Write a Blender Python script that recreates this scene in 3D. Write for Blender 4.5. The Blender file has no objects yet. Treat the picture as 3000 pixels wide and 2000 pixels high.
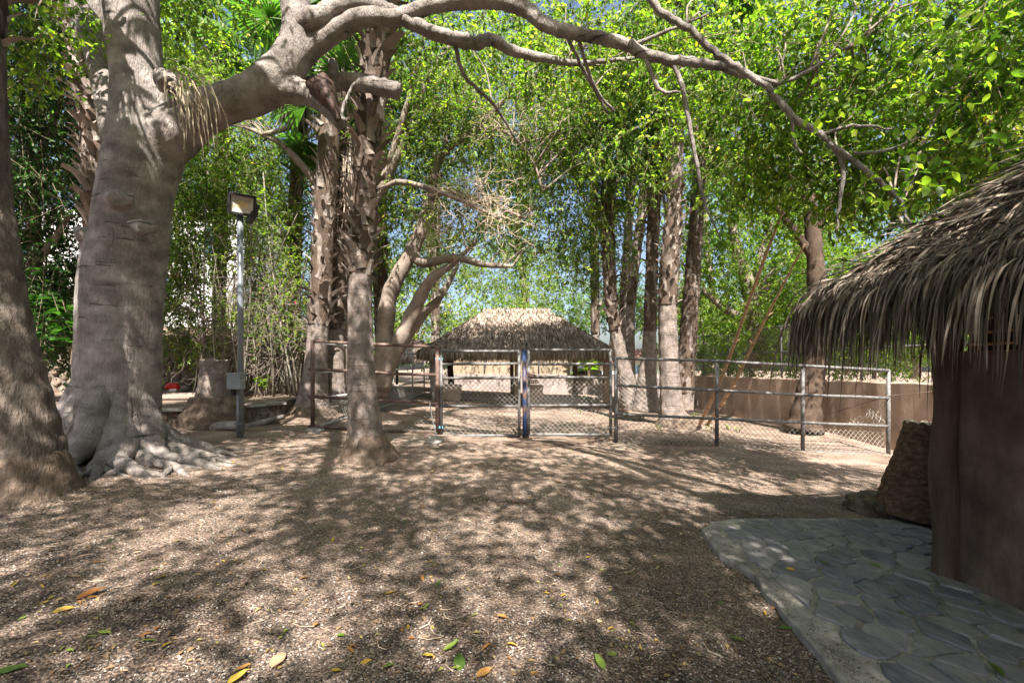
import bpy, math, random
import numpy as np
from mathutils import Vector, Matrix, noise, Euler

# ------------------------------------------------------------------ camera, sky, sun, exposure
SC = bpy.context.scene
F, H, HV = 1333.0, 1.5, 1075.0          # focal length in photo pixels, eye height, horizon row
cam = bpy.data.objects.new('camera', bpy.data.cameras.new('camera'))
SC.collection.objects.link(cam)
cam.location = (0, 0, H)
cam.rotation_euler = (math.radians(90), 0, 0)
cam.data.sensor_width = 36.0
cam.data.lens = 16.0
cam.data.shift_y = 0.025
cam.data.clip_start = 0.05
cam.data.clip_end = 600
SC.camera = cam

SUN_EL, SUN_DX = 53.0, -0.10            # light travels away from the camera and slightly to the left
hd = Vector((SUN_DX, 1.0, 0)).normalized()
ld = Vector((hd.x * math.cos(math.radians(SUN_EL)), hd.y * math.cos(math.radians(SUN_EL)), -math.sin(math.radians(SUN_EL))))
sun = bpy.data.objects.new('sun', bpy.data.lights.new('sun', 'SUN'))
SC.collection.objects.link(sun)
sun.rotation_euler = ld.to_track_quat('-Z', 'Y').to_euler()
sun.location = (0, -20, 30)
sun.data.energy = 5.0
sun.data.angle = math.radians(0.53)
sun.data.color = (1.0, 0.945, 0.87)
W = bpy.data.worlds.new('World'); SC.world = W; W.use_nodes = True
wn = W.node_tree.nodes; wl = W.node_tree.links
sky = wn.new('ShaderNodeTexSky'); sky.sky_type = 'NISHITA'; sky.sun_disc = False
sky.sun_elevation = math.radians(SUN_EL)
sky.sun_rotation = math.atan2(-hd.x, -hd.y)
sky.air_density = 1.0; sky.dust_density = 4.0; sky.ozone_density = 1.0
bg = wn['Background']; wl.new(sky.outputs[0], bg.inputs[0]); bg.inputs[1].default_value = 0.07
SC.view_settings.view_transform = 'Standard'; SC.view_settings.look = 'None'
SC.view_settings.gamma = 1.0; SC.view_settings.use_curve_mapping = False
SC.view_settings.exposure = 1.95
SC.cycles.max_bounces = 8; SC.cycles.diffuse_bounces = 4; SC.cycles.transmission_bounces = 6; SC.cycles.glossy_bounces = 2

# ------------------------------------------------------------------ helpers
rng = np.random.default_rng(7); random.seed(7)
COL = SC.collection
ORG = {}                                 # world origin of every thing and part

def P(u, v, Y):                          # a point of the place measured on the photograph at depth Y
    return Vector(((u - 1500.0) / F * Y, Y, H - (v - HV) / F * Y))

MOUNDS = []                              # (x, y, height, radius) soil heaped at trunks
def gz(x, y):
    x = np.asarray(x, float); y = np.asarray(y, float)
    z = -0.045 * np.clip(x, -14, 14) - 0.05 + 0.015 * np.clip(y - 10, 0, 14)
    z = z + 0.012 * np.sin(1.3 * x + 0.7 * y) * np.sin(0.9 * y - 0.4 * x) + 0.006 * np.sin(3.1 * x + 1.7) * np.sin(2.7 * y)
    for mx, my, mh, mr in MOUNDS:
        z = z + mh * np.exp(-((x - mx) ** 2 + (y - my) ** 2) / (mr * mr))
    return z
def G(u, v):                             # ground point seen at a pixel
    Y = 8.0
    for _ in range(30):
        x = (u - 1500.0) / F * Y
        Y = 0.5 * Y + 0.5 * F * (H - float(gz(x, Y))) / max(v - HV, 5)
    x = (u - 1500.0) / F * Y
    return Vector((x, Y, float(gz(x, Y))))

def unit(a):
    return a / np.maximum(np.linalg.norm(a, axis=-1, keepdims=True), 1e-9)

def empty(name, label, cat, loc, group=None):
    o = bpy.data.objects.new(name, None); COL.objects.link(o)
    o.location = loc; o.empty_display_size = 0.1
    o['label'] = label; o['category'] = cat
    if group: o['group'] = group
    ORG[o] = Vector(loc)
    return o
def tag(o, label=None, cat=None, group=None, kind=None):
    if label: o['label'] = label
    if cat: o['category'] = cat
    if group: o['group'] = group
    if kind: o['kind'] = kind
    return o
def link(name, me, mat, parent=None, org=None):
    o = bpy.data.objects.new(name, me); COL.objects.link(o)
    if mat is not None and not me.materials: me.materials.append(mat)
    if parent is not None:
        o.parent = parent
        ORG[o] = ORG[parent]
    else:
        ORG[o] = Vector(org if org is not None else (0, 0, 0)); o.location = ORG[o]
    return o
def fastmesh(name, V, Fa, rnd=None, smooth=False, org=None):
    V = np.asarray(V, np.float32)
    if org is not None: V = V - np.array(org, np.float32)
    Fa = np.asarray(Fa, np.int32); m, k = Fa.shape
    me = bpy.data.meshes.new(name)
    me.vertices.add(len(V)); me.vertices.foreach_set('co', V.ravel().astype(np.float32))
    me.loops.add(m * k); me.loops.foreach_set('vertex_index', Fa.ravel())
    me.polygons.add(m); me.polygons.foreach_set('loop_start', np.arange(0, m * k, k, dtype=np.int32))
    if smooth: me.polygons.foreach_set('use_smooth', np.ones(m, bool))
    me.update(calc_edges=True)
    if rnd is not None:
        a = me.attributes.new('rnd', 'FLOAT', 'FACE'); a.data.foreach_set('value', np.asarray(rnd, np.float32))
    return me
def part_fast(name, V, Fa, mat, parent=None, rnd=None, smooth=False, org=None):
    o_ = ORG[parent] if parent is not None else (org if org is not None else (0, 0, 0))
    return link(name, fastmesh(name, V, Fa, rnd, smooth, o_), mat, parent, org)

class MB:                                # collects vertices and faces of ONE mesh
    def __init__(s): s.v = []; s.f = []
    def add(s, vs, fs):
        b = len(s.v); s.v.extend([tuple(x) for x in vs]); s.f.extend([tuple(i + b for i in f) for f in fs]); return s
    def tube(s, pts, rad, n=8, cap=True, rf=None):
        vs, fs = tube(pts, rad, n, cap, rf); return s.add(vs, fs)
    def box(s, c, d, R=None):
        cx, cy, cz = c; hx, hy, hz = d[0] / 2, d[1] / 2, d[2] / 2
        vs = [Vector((sx * hx, sy * hy, sz * hz)) for sz in (-1, 1) for sy in (-1, 1) for sx in (-1, 1)]
        if R is not None: vs = [R @ q for q in vs]
        vs = [q + Vector(c) for q in vs]
        return s.add(vs, [(0, 2, 3, 1), (4, 5, 7, 6), (0, 1, 5, 4), (2, 6, 7, 3), (0, 4, 6, 2), (1, 3, 7, 5)])
    def mesh(s, name, org=(0, 0, 0), smooth=False):
        me = bpy.data.meshes.new(name)
        o = Vector(org)
        me.from_pydata([tuple(Vector(q) - o) for q in s.v], [], s.f)
        if smooth: me.polygons.foreach_set('use_smooth', np.ones(len(me.polygons), bool))
        me.update(); return me
    def build(s, name, mat, parent=None, smooth=False, org=None, bevel=0.0):
        o_ = ORG[parent] if parent is not None else (org if org is not None else (0, 0, 0))
        o = link(name, s.mesh(name, o_, smooth), mat, parent, org)
        if bevel:
            b = o.modifiers.new('bevel', 'BEVEL'); b.width = bevel; b.segments = 2; b.limit_method = 'ANGLE'
        return o

def tube(pts, rad, n=8, cap=True, rf=None):
    pts = np.array([tuple(p) for p in pts], float); m = len(pts)
    rad = np.broadcast_to(np.asarray(rad, float), (m,))
    tan = np.zeros_like(pts); tan[1:-1] = pts[2:] - pts[:-2]; tan[0] = pts[1] - pts[0]; tan[-1] = pts[-1] - pts[-2]
    tan = unit(tan)
    a = np.array([0, 0, 1.0]) if abs(tan[0][2]) < 0.8 else np.array([1.0, 0, 0])
    nx = np.cross(tan[0], a); nx /= np.linalg.norm(nx)
    th = np.linspace(0, 2 * math.pi, n, endpoint=False)
    vs = []
    for i in range(m):
        nx = nx - tan[i] * np.dot(nx, tan[i]); nx /= np.linalg.norm(nx) + 1e-9
        ny = np.cross(tan[i], nx)
        rr = rad[i] * (np.ones(n) if rf is None else rf(i / (m - 1), th, pts[i]))
        vs.append(pts[i] + np.outer(np.cos(th) * rr, nx) + np.outer(np.sin(th) * rr, ny))
    vs = np.concatenate(vs)
    fs = []
    for i in range(m - 1):
        for j in range(n):
            k = (j + 1) % n
            fs.append((i * n + j, i * n + k, (i + 1) * n + k, (i + 1) * n + j))
    if cap:
        fs.append(tuple(range(n - 1, -1, -1))); fs.append(tuple(range((m - 1) * n, m * n)))
    return vs, fs

def spline(ctrl, k=6):                   # Catmull-Rom through (x,y,z,r)
    c = np.array(ctrl, float)
    c = np.vstack([2 * c[0] - c[1], c, 2 * c[-1] - c[-2]])
    out = []
    for i in range(1, len(c) - 2):
        for t in np.linspace(0, 1, k, endpoint=False):
            a, b, d, e = c[i - 1], c[i], c[i + 1], c[i + 2]
            out.append(0.5 * (2 * b + (d - a) * t + (2 * a - 5 * b + 4 * d - e) * t * t + (3 * b - a - 3 * d + e) * t ** 3))
    out.append(c[-2])
    out = np.array(out); out[:, 3] = np.maximum(out[:, 3], 0.002)
    return out
def limb(pix, k=6):                      # [(u, v, Y, radius in pixels)] -> spline of world points
    return spline([tuple(P(u, v, Y)) + (r * Y / F,) for u, v, Y, r in pix], k)

def nz(p, s=1.0):
    return noise.noise(Vector(p) * s)
def remeshed(mb, voxel, smooth_it, disp=None, org=(0, 0, 0), name='mesh'):
    me = mb.mesh('tmp'); o = bpy.data.objects.new('tmp', me); COL.objects.link(o)
    r = o.modifiers.new('r', 'REMESH'); r.mode = 'VOXEL'; r.voxel_size = voxel; r.use_smooth_shade = True
    s = o.modifiers.new('s', 'SMOOTH'); s.iterations = smooth_it; s.factor = 0.5
    dg = bpy.context.evaluated_depsgraph_get(); dg.update()
    out = bpy.data.meshes.new_from_object(o.evaluated_get(dg)); out.name = name
    bpy.data.objects.remove(o); bpy.data.meshes.remove(me)
    if disp is not None:
        n = len(out.vertices); co = np.empty(n * 3, np.float32); out.vertices.foreach_get('co', co); co = co.reshape(-1, 3)
        no = np.empty(n * 3, np.float32); out.vertices.foreach_get('normal', no); no = no.reshape(-1, 3)
        d = np.array([disp(Vector(c), Vector(q)) for c, q in zip(co, no)], np.float32)
        out.vertices.foreach_set('co', (co + no * d[:, None] - np.array(org, np.float32)).ravel()); out.update()
    out.polygons.foreach_set('use_smooth', np.ones(len(out.polygons), bool))
    return out

# ------------------------------------------------------------------ materials
def nodes(name):
    m = bpy.data.materials.new(name); m.use_nodes = True
    t = m.node_tree; t.nodes.clear()
    return m, t.nodes, t.links
def mat(name, cols, nscale=5.0, stretch=(1, 1, 1), rough=0.85, bump=0.3, bscale=None, bstretch=None, detail=6.0,
        rndattr=0.0, objrnd=0.0, metal=0.0, spec=0.3, speck=None, bdist=0.02, voro=None, rings=None):
    m, n, l = nodes(name)
    out = n.new('ShaderNodeOutputMaterial'); p = n.new('ShaderNodeBsdfPrincipled')
    l.new(p.outputs[0], out.inputs[0])
    p.inputs['Roughness'].default_value = rough; p.inputs['Metallic'].default_value = metal
    p.inputs['Specular IOR Level'].default_value = spec
    tc = n.new('ShaderNodeTexCoord')
    def tex(sc, st):
        mp = n.new('ShaderNodeMapping'); mp.inputs['Scale'].default_value = st
        l.new(tc.outputs['Object'], mp.inputs[0])
        t = n.new('ShaderNodeTexNoise'); t.inputs['Scale'].default_value = sc; t.inputs['Detail'].default_value = detail
        t.inputs['Roughness'].default_value = 0.62
        l.new(mp.outputs[0], t.inputs['Vector']); return t, mp
    t1, mp1 = tex(nscale, stretch)
    fac = t1.outputs['Fac']
    if rndattr or objrnd:
        if rndattr:
            a = n.new('ShaderNodeAttribute'); a.attribute_name = 'rnd'; src = a.outputs['Fac']; amt = rndattr
        else:
            a = n.new('ShaderNodeObjectInfo'); src = a.outputs['Random']; amt = objrnd
        mx = n.new('ShaderNodeMix'); mx.inputs[0].default_value = amt
        l.new(fac, mx.inputs[2]); l.new(src, mx.inputs[3]); fac = mx.outputs[0]
    cr = n.new('ShaderNodeValToRGB'); e = cr.color_ramp.elements
    while len(e) > 1: e.remove(e[-1])
    e[0].position = cols[0][0]; e[0].color = (*cols[0][1], 1)
    for q, c in cols[1:]:
        x = e.new(q); x.color = (*c, 1)
    l.new(fac, cr.inputs[0])
    colr = cr.outputs[0]
    if speck:                            # (scale, low, high, strength) grains of their own colour
        vv = n.new('ShaderNodeTexVoronoi'); vv.inputs['Scale'].default_value = speck[0]
        l.new(tc.outputs['Object'], vv.inputs['Vector'])
        sep = n.new('ShaderNodeSeparateColor'); l.new(vv.outputs['Color'], sep.inputs[0])
        mr = n.new('ShaderNodeMapRange'); mr.inputs[3].default_value = speck[1]; mr.inputs[4].default_value = speck[2]
        l.new(sep.outputs[0], mr.inputs[0])
        mm = n.new('ShaderNodeMix'); mm.data_type = 'RGBA'; mm.blend_type = 'MULTIPLY'; mm.inputs[0].default_value = 1.0
        l.new(colr, mm.inputs[6]); l.new(mr.outputs[0], mm.inputs[7]); colr = mm.outputs[2]
    rsrc = None
    if rings:                            # (frequency along z, threshold, darkening) fine scars round a trunk
        tr, _ = tex(1.0, (1.3, 1.3, rings[0]))
        rr_ = n.new('ShaderNodeMapRange'); rr_.inputs[1].default_value = rings[1]; rr_.inputs[2].default_value = rings[1] + .05
        rr_.inputs[3].default_value = 1.0; rr_.inputs[4].default_value = rings[2]; l.new(tr.outputs['Fac'], rr_.inputs[0]); rsrc = rr_.outputs[0]
        mm = n.new('ShaderNodeMix'); mm.data_type = 'RGBA'; mm.blend_type = 'MULTIPLY'; mm.inputs[0].default_value = 1.0
        l.new(colr, mm.inputs[6]); l.new(rsrc, mm.inputs[7]); colr = mm.outputs[2]
    l.new(colr, p.inputs['Base Color'])
    if bump:
        t2, _ = tex(bscale or nscale * 4, bstretch or stretch)
        b = n.new('ShaderNodeBump'); b.inputs['Strength'].default_value = bump; b.inputs['Distance'].default_value = bdist
        hsrc = t2.outputs['Fac']
        if voro:
            v2 = n.new('ShaderNodeTexVoronoi'); v2.inputs['Scale'].default_value = voro
            l.new(tc.outputs['Object'], v2.inputs['Vector'])
            ad = n.new('ShaderNodeMath'); ad.operation = 'SUBTRACT'
            l.new(hsrc, ad.inputs[0]); l.new(v2.outputs['Distance'], ad.inputs[1]); hsrc = ad.outputs[0]
        if rsrc is not None:
            a2 = n.new('ShaderNodeMath'); a2.operation = 'ADD'; l.new(hsrc, a2.inputs[0]); l.new(rsrc, a2.inputs[1]); hsrc = a2.outputs[0]
        l.new(hsrc, b.inputs['Height']); l.new(b.outputs[0], p.inputs['Normal'])
    return m
def leafmat(name, cols, trans=0.45, tcol=1.6, obj=False, rough=0.45, hue=(0.9, 1.35, 0.5)):
    m, n, l = nodes(name)
    out = n.new('ShaderNodeOutputMaterial')
    if obj:
        a = n.new('ShaderNodeObjectInfo'); src = a.outputs['Random']
    else:
        a = n.new('ShaderNodeAttribute'); a.attribute_name = 'rnd'; src = a.outputs['Fac']
    cr = n.new('ShaderNodeValToRGB'); e = cr.color_ramp.elements
    while len(e) > 1: e.remove(e[-1])
    e[0].position = cols[0][0]; e[0].color = (*cols[0][1], 1)
    for q, c in cols[1:]:
        x = e.new(q); x.color = (*c, 1)
    l.new(src, cr.inputs[0])
    p = n.new('ShaderNodeBsdfPrincipled'); p.inputs['Roughness'].default_value = rough
    p.inputs['Specular IOR Level'].default_value = 0.35
    l.new(cr.outputs[0], p.inputs['Base Color'])
    tb = n.new('ShaderNodeBsdfTranslucent')
    mm = n.new('ShaderNodeMix'); mm.data_type = 'RGBA'; mm.blend_type = 'MULTIPLY'; mm.inputs[0].default_value = 1
    mm.inputs[7].default_value = (hue[0] * tcol, hue[1] * tcol, hue[2] * tcol, 1)
    l.new(cr.outputs[0], mm.inputs[6]); l.new(mm.outputs[2], tb.inputs[0])
    ms = n.new('ShaderNodeMixShader'); ms.inputs[0].default_value = trans
    l.new(p.outputs[0], ms.inputs[1]); l.new(tb.outputs[0], ms.inputs[2]); l.new(ms.outputs[0], out.inputs[0])
    return m

M = {}
M['ground'] = mat('dry_sandy_soil', [(0.3, (0.128, 0.092, 0.07)), (0.5, (0.25, 0.183, 0.142)), (0.72, (0.405, 0.305, 0.243))], 1.1, rough=0.95,
                  bump=0.7, bscale=38, detail=8, speck=(75, 0.35, 1.35), voro=60, bdist=0.02, spec=0.15)
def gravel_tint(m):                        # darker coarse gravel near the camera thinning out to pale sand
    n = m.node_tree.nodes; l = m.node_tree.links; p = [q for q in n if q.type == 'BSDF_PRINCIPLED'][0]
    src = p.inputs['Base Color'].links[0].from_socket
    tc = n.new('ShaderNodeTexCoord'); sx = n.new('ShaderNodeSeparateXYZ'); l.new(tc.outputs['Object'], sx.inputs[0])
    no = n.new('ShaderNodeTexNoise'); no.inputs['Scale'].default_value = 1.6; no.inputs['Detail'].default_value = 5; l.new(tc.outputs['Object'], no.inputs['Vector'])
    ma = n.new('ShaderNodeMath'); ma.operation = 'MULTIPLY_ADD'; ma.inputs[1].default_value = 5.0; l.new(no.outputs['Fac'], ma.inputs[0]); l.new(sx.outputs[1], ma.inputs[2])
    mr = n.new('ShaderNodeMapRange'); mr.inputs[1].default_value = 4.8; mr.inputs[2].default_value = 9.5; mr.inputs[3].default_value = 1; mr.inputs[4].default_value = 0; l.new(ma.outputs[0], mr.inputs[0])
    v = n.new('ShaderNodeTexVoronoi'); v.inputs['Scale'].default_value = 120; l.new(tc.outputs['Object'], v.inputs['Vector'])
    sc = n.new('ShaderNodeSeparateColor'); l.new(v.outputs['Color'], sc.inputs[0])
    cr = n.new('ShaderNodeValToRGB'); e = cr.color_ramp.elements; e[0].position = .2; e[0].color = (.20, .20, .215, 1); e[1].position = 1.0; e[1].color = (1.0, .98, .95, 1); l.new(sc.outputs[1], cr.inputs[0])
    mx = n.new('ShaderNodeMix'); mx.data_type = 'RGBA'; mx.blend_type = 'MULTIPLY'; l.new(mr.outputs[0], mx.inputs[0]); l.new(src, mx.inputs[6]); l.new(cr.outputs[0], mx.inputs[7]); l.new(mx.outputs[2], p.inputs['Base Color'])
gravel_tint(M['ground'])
M['soil'] = mat('dark_bed_soil', [(0.3, (0.10, 0.075, 0.055)), (0.7, (0.26, 0.19, 0.14))], 2, bump=0.6, bscale=30, speck=(50, 0.4, 1.3), rough=0.95)
M['pebble'] = mat('pebble', [(0.0, (0.03, 0.027, 0.026)), (0.4, (0.09, 0.075, 0.064)), (0.7, (0.20, 0.165, 0.138)), (0.92, (0.38, 0.325, 0.285)), (1.0, (0.62, 0.59, 0.56))], 5, rndattr=0.9, bump=0, rough=0.7)
M['ficus'] = mat('smooth_grey_bark', [(0.22, (0.095, 0.08, 0.072)), (0.42, (0.21, 0.18, 0.163)), (0.56, (0.32, 0.28, 0.255)), (0.74, (0.47, 0.42, 0.385))], 3.6, (1, 1, 1.3), rough=0.82,
                 bump=1.0, bscale=13, bstretch=(3.0, 3.0, 0.7), bdist=0.07, spec=0.2, rings=(15, .63, .42), detail=10)
M['bark_dark'] = mat('dark_brown_bark', [(0.3, (0.035, 0.025, 0.019)), (0.6, (0.08, 0.055, 0.04)), (0.8, (0.13, 0.095, 0.072))], 4, bump=0.7, bscale=10, bstretch=(2, 2, .6), rough=0.9, spec=0.15)
M['branch'] = mat('thin_branch_bark', [(0.3, (0.115, 0.09, 0.072)), (0.6, (0.225, 0.18, 0.148)), (0.8, (0.33, 0.275, 0.235))], 4, bump=0.6, rough=0.85, spec=0.2)
M['twig'] = mat('twig_bark', [(0.3, (0.17, 0.12, 0.085)), (0.7, (0.30, 0.23, 0.17))], 3, bump=0, rough=0.9, spec=0.1)
M['dry'] = mat('dry_twig', [(0.3, (0.34, 0.25, 0.18)), (0.7, (0.55, 0.44, 0.34))], 3, bump=0, rough=0.9, spec=0.1)
M['palm'] = mat('palm_trunk_bark', [(0.28, (0.09, 0.07, 0.06)), (0.5, (0.19, 0.155, 0.135)), (0.72, (0.31, 0.26, 0.23))], 5, (1.2, 1.2, 1.0), rough=0.92,
                bump=0.9, bscale=10, bstretch=(3.4, 3.4, 0.9), bdist=0.05, spec=0.1, rings=(26, .60, .8))
M['palm_old'] = mat('old_palm_bark', [(0.28, (0.06, 0.046, 0.038)), (0.5, (0.135, 0.108, 0.09)), (0.72, (0.23, 0.19, 0.165))], 6, (1.5, 1.5, 0.8), rough=0.95,
                bump=1.0, bscale=7, bstretch=(2.6, 2.6, 0.9), bdist=0.07, spec=0.1)
M['stump'] = mat('fibrous_stump', [(0.28, (0.055, 0.032, 0.021)), (0.5, (0.14, 0.086, 0.056)), (0.72, (0.26, 0.17, 0.115))], 14, (1, 1, 1.6), detail=10, rough=0.95, bump=1.0, bscale=26, bstretch=(1, 1, 1.6), bdist=0.05, spec=0.1)
M['cut_wood'] = mat('grey_cut_wood', [(0.3, (0.36, 0.29, 0.22)), (0.7, (0.62, 0.53, 0.43))], 14, bump=1.0, bscale=20, rough=0.95)
M['palm_root'] = mat('palm_root_mass', [(0.25, (0.065, 0.048, 0.038)), (0.5, (0.15, 0.11, 0.083)), (0.75, (0.27, 0.205, 0.16))], 8, bump=1.0, bscale=22, bstretch=(1.6, 1.6, 0.5), rough=0.95, bdist=0.05, spec=0.1)
M['palm_dark'] = mat('palm_fibre', [(0.3, (0.045, 0.033, 0.026)), (0.7, (0.12, 0.086, 0.064))], 9, (1, 1, 0.4), bump=0.8, rough=0.95, bdist=0.04, spec=0.1)
M['boot'] = mat('dry_leaf_base', [(0.15, (0.05, 0.037, 0.03)), (0.45, (0.16, 0.126, 0.104)), (0.72, (0.31, 0.26, 0.226)), (1.0, (0.50, 0.45, 0.41))], 6, (1, 1, 0.6), objrnd=0.55, bump=0.3, rough=0.85, spec=0.15)
M['boot_s'] = mat('dry_leaf_base_far', [(0.15, (0.05, 0.037, 0.03)), (0.45, (0.16, 0.126, 0.104)), (0.72, (0.31, 0.26, 0.226)), (1.0, (0.50, 0.45, 0.41))], 6, rndattr=0.6, bump=0.0, rough=0.85, spec=0.15)
M['sheath'] = mat('red_brown_sheath', [(0.3, (0.028, 0.016, 0.012)), (0.7, (0.085, 0.045, 0.034))], 9, bump=0.6, rough=0.6)
M['thatch'] = mat('weathered_thatch', [(0.1, (0.08, 0.058, 0.044)), (0.4, (0.20, 0.152, 0.118)), (0.75, (0.34, 0.275, 0.222)), (1.0, (0.50, 0.42, 0.35))], 4, rndattr=0.75, bump=0, rough=0.85, spec=0.15)
M['thatch_near'] = mat('grey_palm_thatch', [(0.1, (0.022, 0.015, 0.011)), (0.42, (0.085, 0.062, 0.046)), (0.7, (0.20, 0.156, 0.12)), (0.95, (0.50, 0.42, 0.335))], 8, objrnd=0.7, bump=0.15, rough=0.7, spec=0.3)
M['thatch_near_s'] = mat('grey_palm_thatch_mass', [(0.1, (0.022, 0.015, 0.011)), (0.42, (0.085, 0.062, 0.046)), (0.7, (0.20, 0.156, 0.12)), (0.95, (0.50, 0.42, 0.335))], 8, rndattr=0.7, bump=0.0, rough=0.7, spec=0.3)
M['thatch_core'] = mat('thatch_core', [(0.3, (0.05, 0.037, 0.028)), (0.7, (0.14, 0.105, 0.08))], 8, bump=0.8, rough=0.95)
M['straw'] = mat('dry_frond_straw', [(0.2, (0.19, 0.15, 0.095)), (0.8, (0.40, 0.335, 0.235))], 6, rndattr=0.5, bump=0, rough=0.8)
M['galv'] = mat('galvanised_pipe', [(0.3, (0.07, 0.066, 0.062)), (0.5, (0.135, 0.13, 0.126)), (0.68, (0.20, 0.19, 0.18)), (0.8, (0.27, 0.24, 0.21))], 14, bump=0.25, rough=0.6, metal=0.25, spec=0.3)
M['whitepipe'] = mat('worn_white_pipe', [(0.3, (0.20, 0.19, 0.18)), (0.6, (0.44, 0.43, 0.41))], 9, bump=0.1, rough=0.55)
M['rust'] = mat('rusty_brown_pipe', [(0.3, (0.055, 0.032, 0.026)), (0.55, (0.12, 0.075, 0.06)), (0.78, (0.28, 0.225, 0.195))], 7, bump=0.25, rough=0.7)
M['blue'] = mat('chipped_blue_paint', [(0.3, (0.014, 0.03, 0.085)), (0.5, (0.02, 0.045, 0.12)), (0.56, (0.11, 0.06, 0.045)), (0.8, (0.24, 0.20, 0.18))], 6, (1, 1, 0.6), bump=0.2, rough=0.5)
M['wire'] = mat('chain_link_wire', [(0.3, (0.24, 0.22, 0.195)), (0.7, (0.40, 0.38, 0.345))], 6, bump=0, rough=0.5, metal=0.3)
M['poleg'] = mat('grey_painted_pole', [(0.3, (0.13, 0.145, 0.16)), (0.7, (0.20, 0.215, 0.235))], 5, bump=0.05, rough=0.4, metal=0.2, spec=0.5)
M['boxg'] = mat('grey_box', [(0.3, (0.17, 0.185, 0.195)), (0.7, (0.24, 0.26, 0.27))], 5, bump=0.05, rough=0.45)
M['black'] = mat('black_housing', [(0.3, (0.012, 0.012, 0.013)), (0.7, (0.03, 0.03, 0.03))], 5, bump=0.05, rough=0.45)
M['lens'] = mat('floodlight_lens', [(0.3, (0.45, 0.42, 0.35)), (0.7, (0.60, 0.56, 0.46))], 3, bump=0, rough=0.2, spec=0.6)
M['led'] = mat('led_board', [(0.3, (0.55, 0.45, 0.22)), (0.7, (0.66, 0.56, 0.30))], 3, bump=0, rough=0.3)
M['stucco'] = mat('brown_stucco', [(0.3, (0.25, 0.178, 0.138)), (0.5, (0.36, 0.265, 0.208)), (0.7, (0.45, 0.345, 0.28))], 1.4, bump=0.25, bscale=22, rough=0.9, spec=0.15)
M['stucco_dark'] = mat('dark_brown_plaster', [(0.3, (0.05, 0.033, 0.025)), (0.5, (0.105, 0.071, 0.055)), (0.64, (0.16, 0.113, 0.09)), (0.78, (0.27, 0.205, 0.168))], 3.2, (1, 1, .6), detail=10, bump=0.6, bscale=18, rough=0.9, spec=0.2)
M['greywall'] = mat('grey_brown_wall', [(0.3, (0.17, 0.14, 0.13)), (0.7, (0.28, 0.235, 0.215))], 1.4, bump=0.2, rough=0.9)
M['tan'] = mat('tan_wall', [(0.3, (0.21, 0.16, 0.11)), (0.7, (0.29, 0.228, 0.165))], 1.4, bump=0.1, rough=0.9)
M['white'] = mat('white_render', [(0.3, (0.74, 0.73, 0.71)), (0.7, (0.82, 0.81, 0.80))], 2, bump=0.05, rough=0.9)
M['glass'] = mat('window_glass', [(0.3, (0.05, 0.08, 0.12)), (0.7, (0.10, 0.15, 0.2))], 2, bump=0, rough=0.08, spec=0.8)
M['concrete'] = mat('old_concrete', [(0.32, (0.13, 0.118, 0.104)), (0.5, (0.24, 0.218, 0.195)), (0.68, (0.38, 0.345, 0.31))], 5, detail=11, bump=0.7, bscale=22, rough=0.9, spec=0.15)
M['flag'] = mat('slate_flagstone', [(0.28, (0.092, 0.09, 0.108)), (0.42, (0.15, 0.143, 0.16)), (0.58, (0.205, 0.19, 0.196)), (0.74, (0.30, 0.265, 0.25))], 7, (1.6, .7, 1), objrnd=0.28, detail=12, bump=0.8, bscale=11, rough=0.7, spec=0.25)
M['rubble'] = mat('rubble_stone', [(0.1, (0.07, 0.045, 0.035)), (0.4, (0.14, 0.098, 0.072)), (0.7, (0.20, 0.165, 0.13)), (1.0, (0.27, 0.235, 0.195))], 4, objrnd=0.65, bump=0.5, rough=0.9, spec=0.15)
M['mortar'] = mat('wall_mortar', [(0.3, (0.10, 0.085, 0.07)), (0.7, (0.19, 0.165, 0.138))], 5, bump=0.5, rough=0.95)
M['wood'] = mat('old_post_wood', [(0.3, (0.13, 0.085, 0.055)), (0.7, (0.30, 0.215, 0.15))], 5, (2, 2, 0.4), bump=0.5, bscale=14, rough=0.85, spec=0.15)
M['wood_dark'] = mat('dark_post_wood', [(0.3, (0.045, 0.03, 0.022)), (0.6, (0.10, 0.068, 0.048)), (0.8, (0.2, 0.15, 0.115))], 4, (2, 2, 0.35), bump=0.6, bscale=12, rough=0.8, spec=0.2)
M['orange'] = mat('varnished_beam', [(0.3, (0.30, 0.10, 0.03)), (0.7, (0.5, 0.2, 0.07))], 4, bump=0.1, rough=0.5)
M['bamboo'] = mat('tan_bamboo', [(0.3, (0.32, 0.19, 0.105)), (0.7, (0.50, 0.32, 0.19))], 5, bump=0.1, rough=0.5)
M['cane'] = mat('grey_green_cane', [(0.1, (0.05, 0.04, 0.03)), (0.5, (0.11, 0.09, 0.068)), (0.85, (0.22, 0.205, 0.165))], 4, objrnd=0.6, bump=0.1, rough=0.6)
M['tile'] = mat('red_roof_tile', [(0.3, (0.15, 0.06, 0.05)), (0.7, (0.27, 0.12, 0.10))], 5, bump=0.2, rough=0.8)
M['tarp'] = mat('black_tarp', [(0.3, (0.015, 0.015, 0.018)), (0.7, (0.04, 0.04, 0.045))], 4, bump=0.4, bscale=7, rough=0.35, spec=0.5)
M['redplastic'] = mat('red_plastic', [(0.3, (0.55, 0.02, 0.02)), (0.7, (0.7, 0.04, 0.03))], 4, bump=0, rough=0.4)
M['whiteplastic'] = mat('white_plastic', [(0.3, (0.7, 0.7, 0.7)), (0.7, (0.8, 0.8, 0.8))], 4, bump=0, rough=0.4)
M['bluetape'] = mat('blue_clamp', [(0.3, (0.08, 0.25, 0.36)), (0.7, (0.14, 0.36, 0.48))], 6, bump=0.1, rough=0.6)
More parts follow.
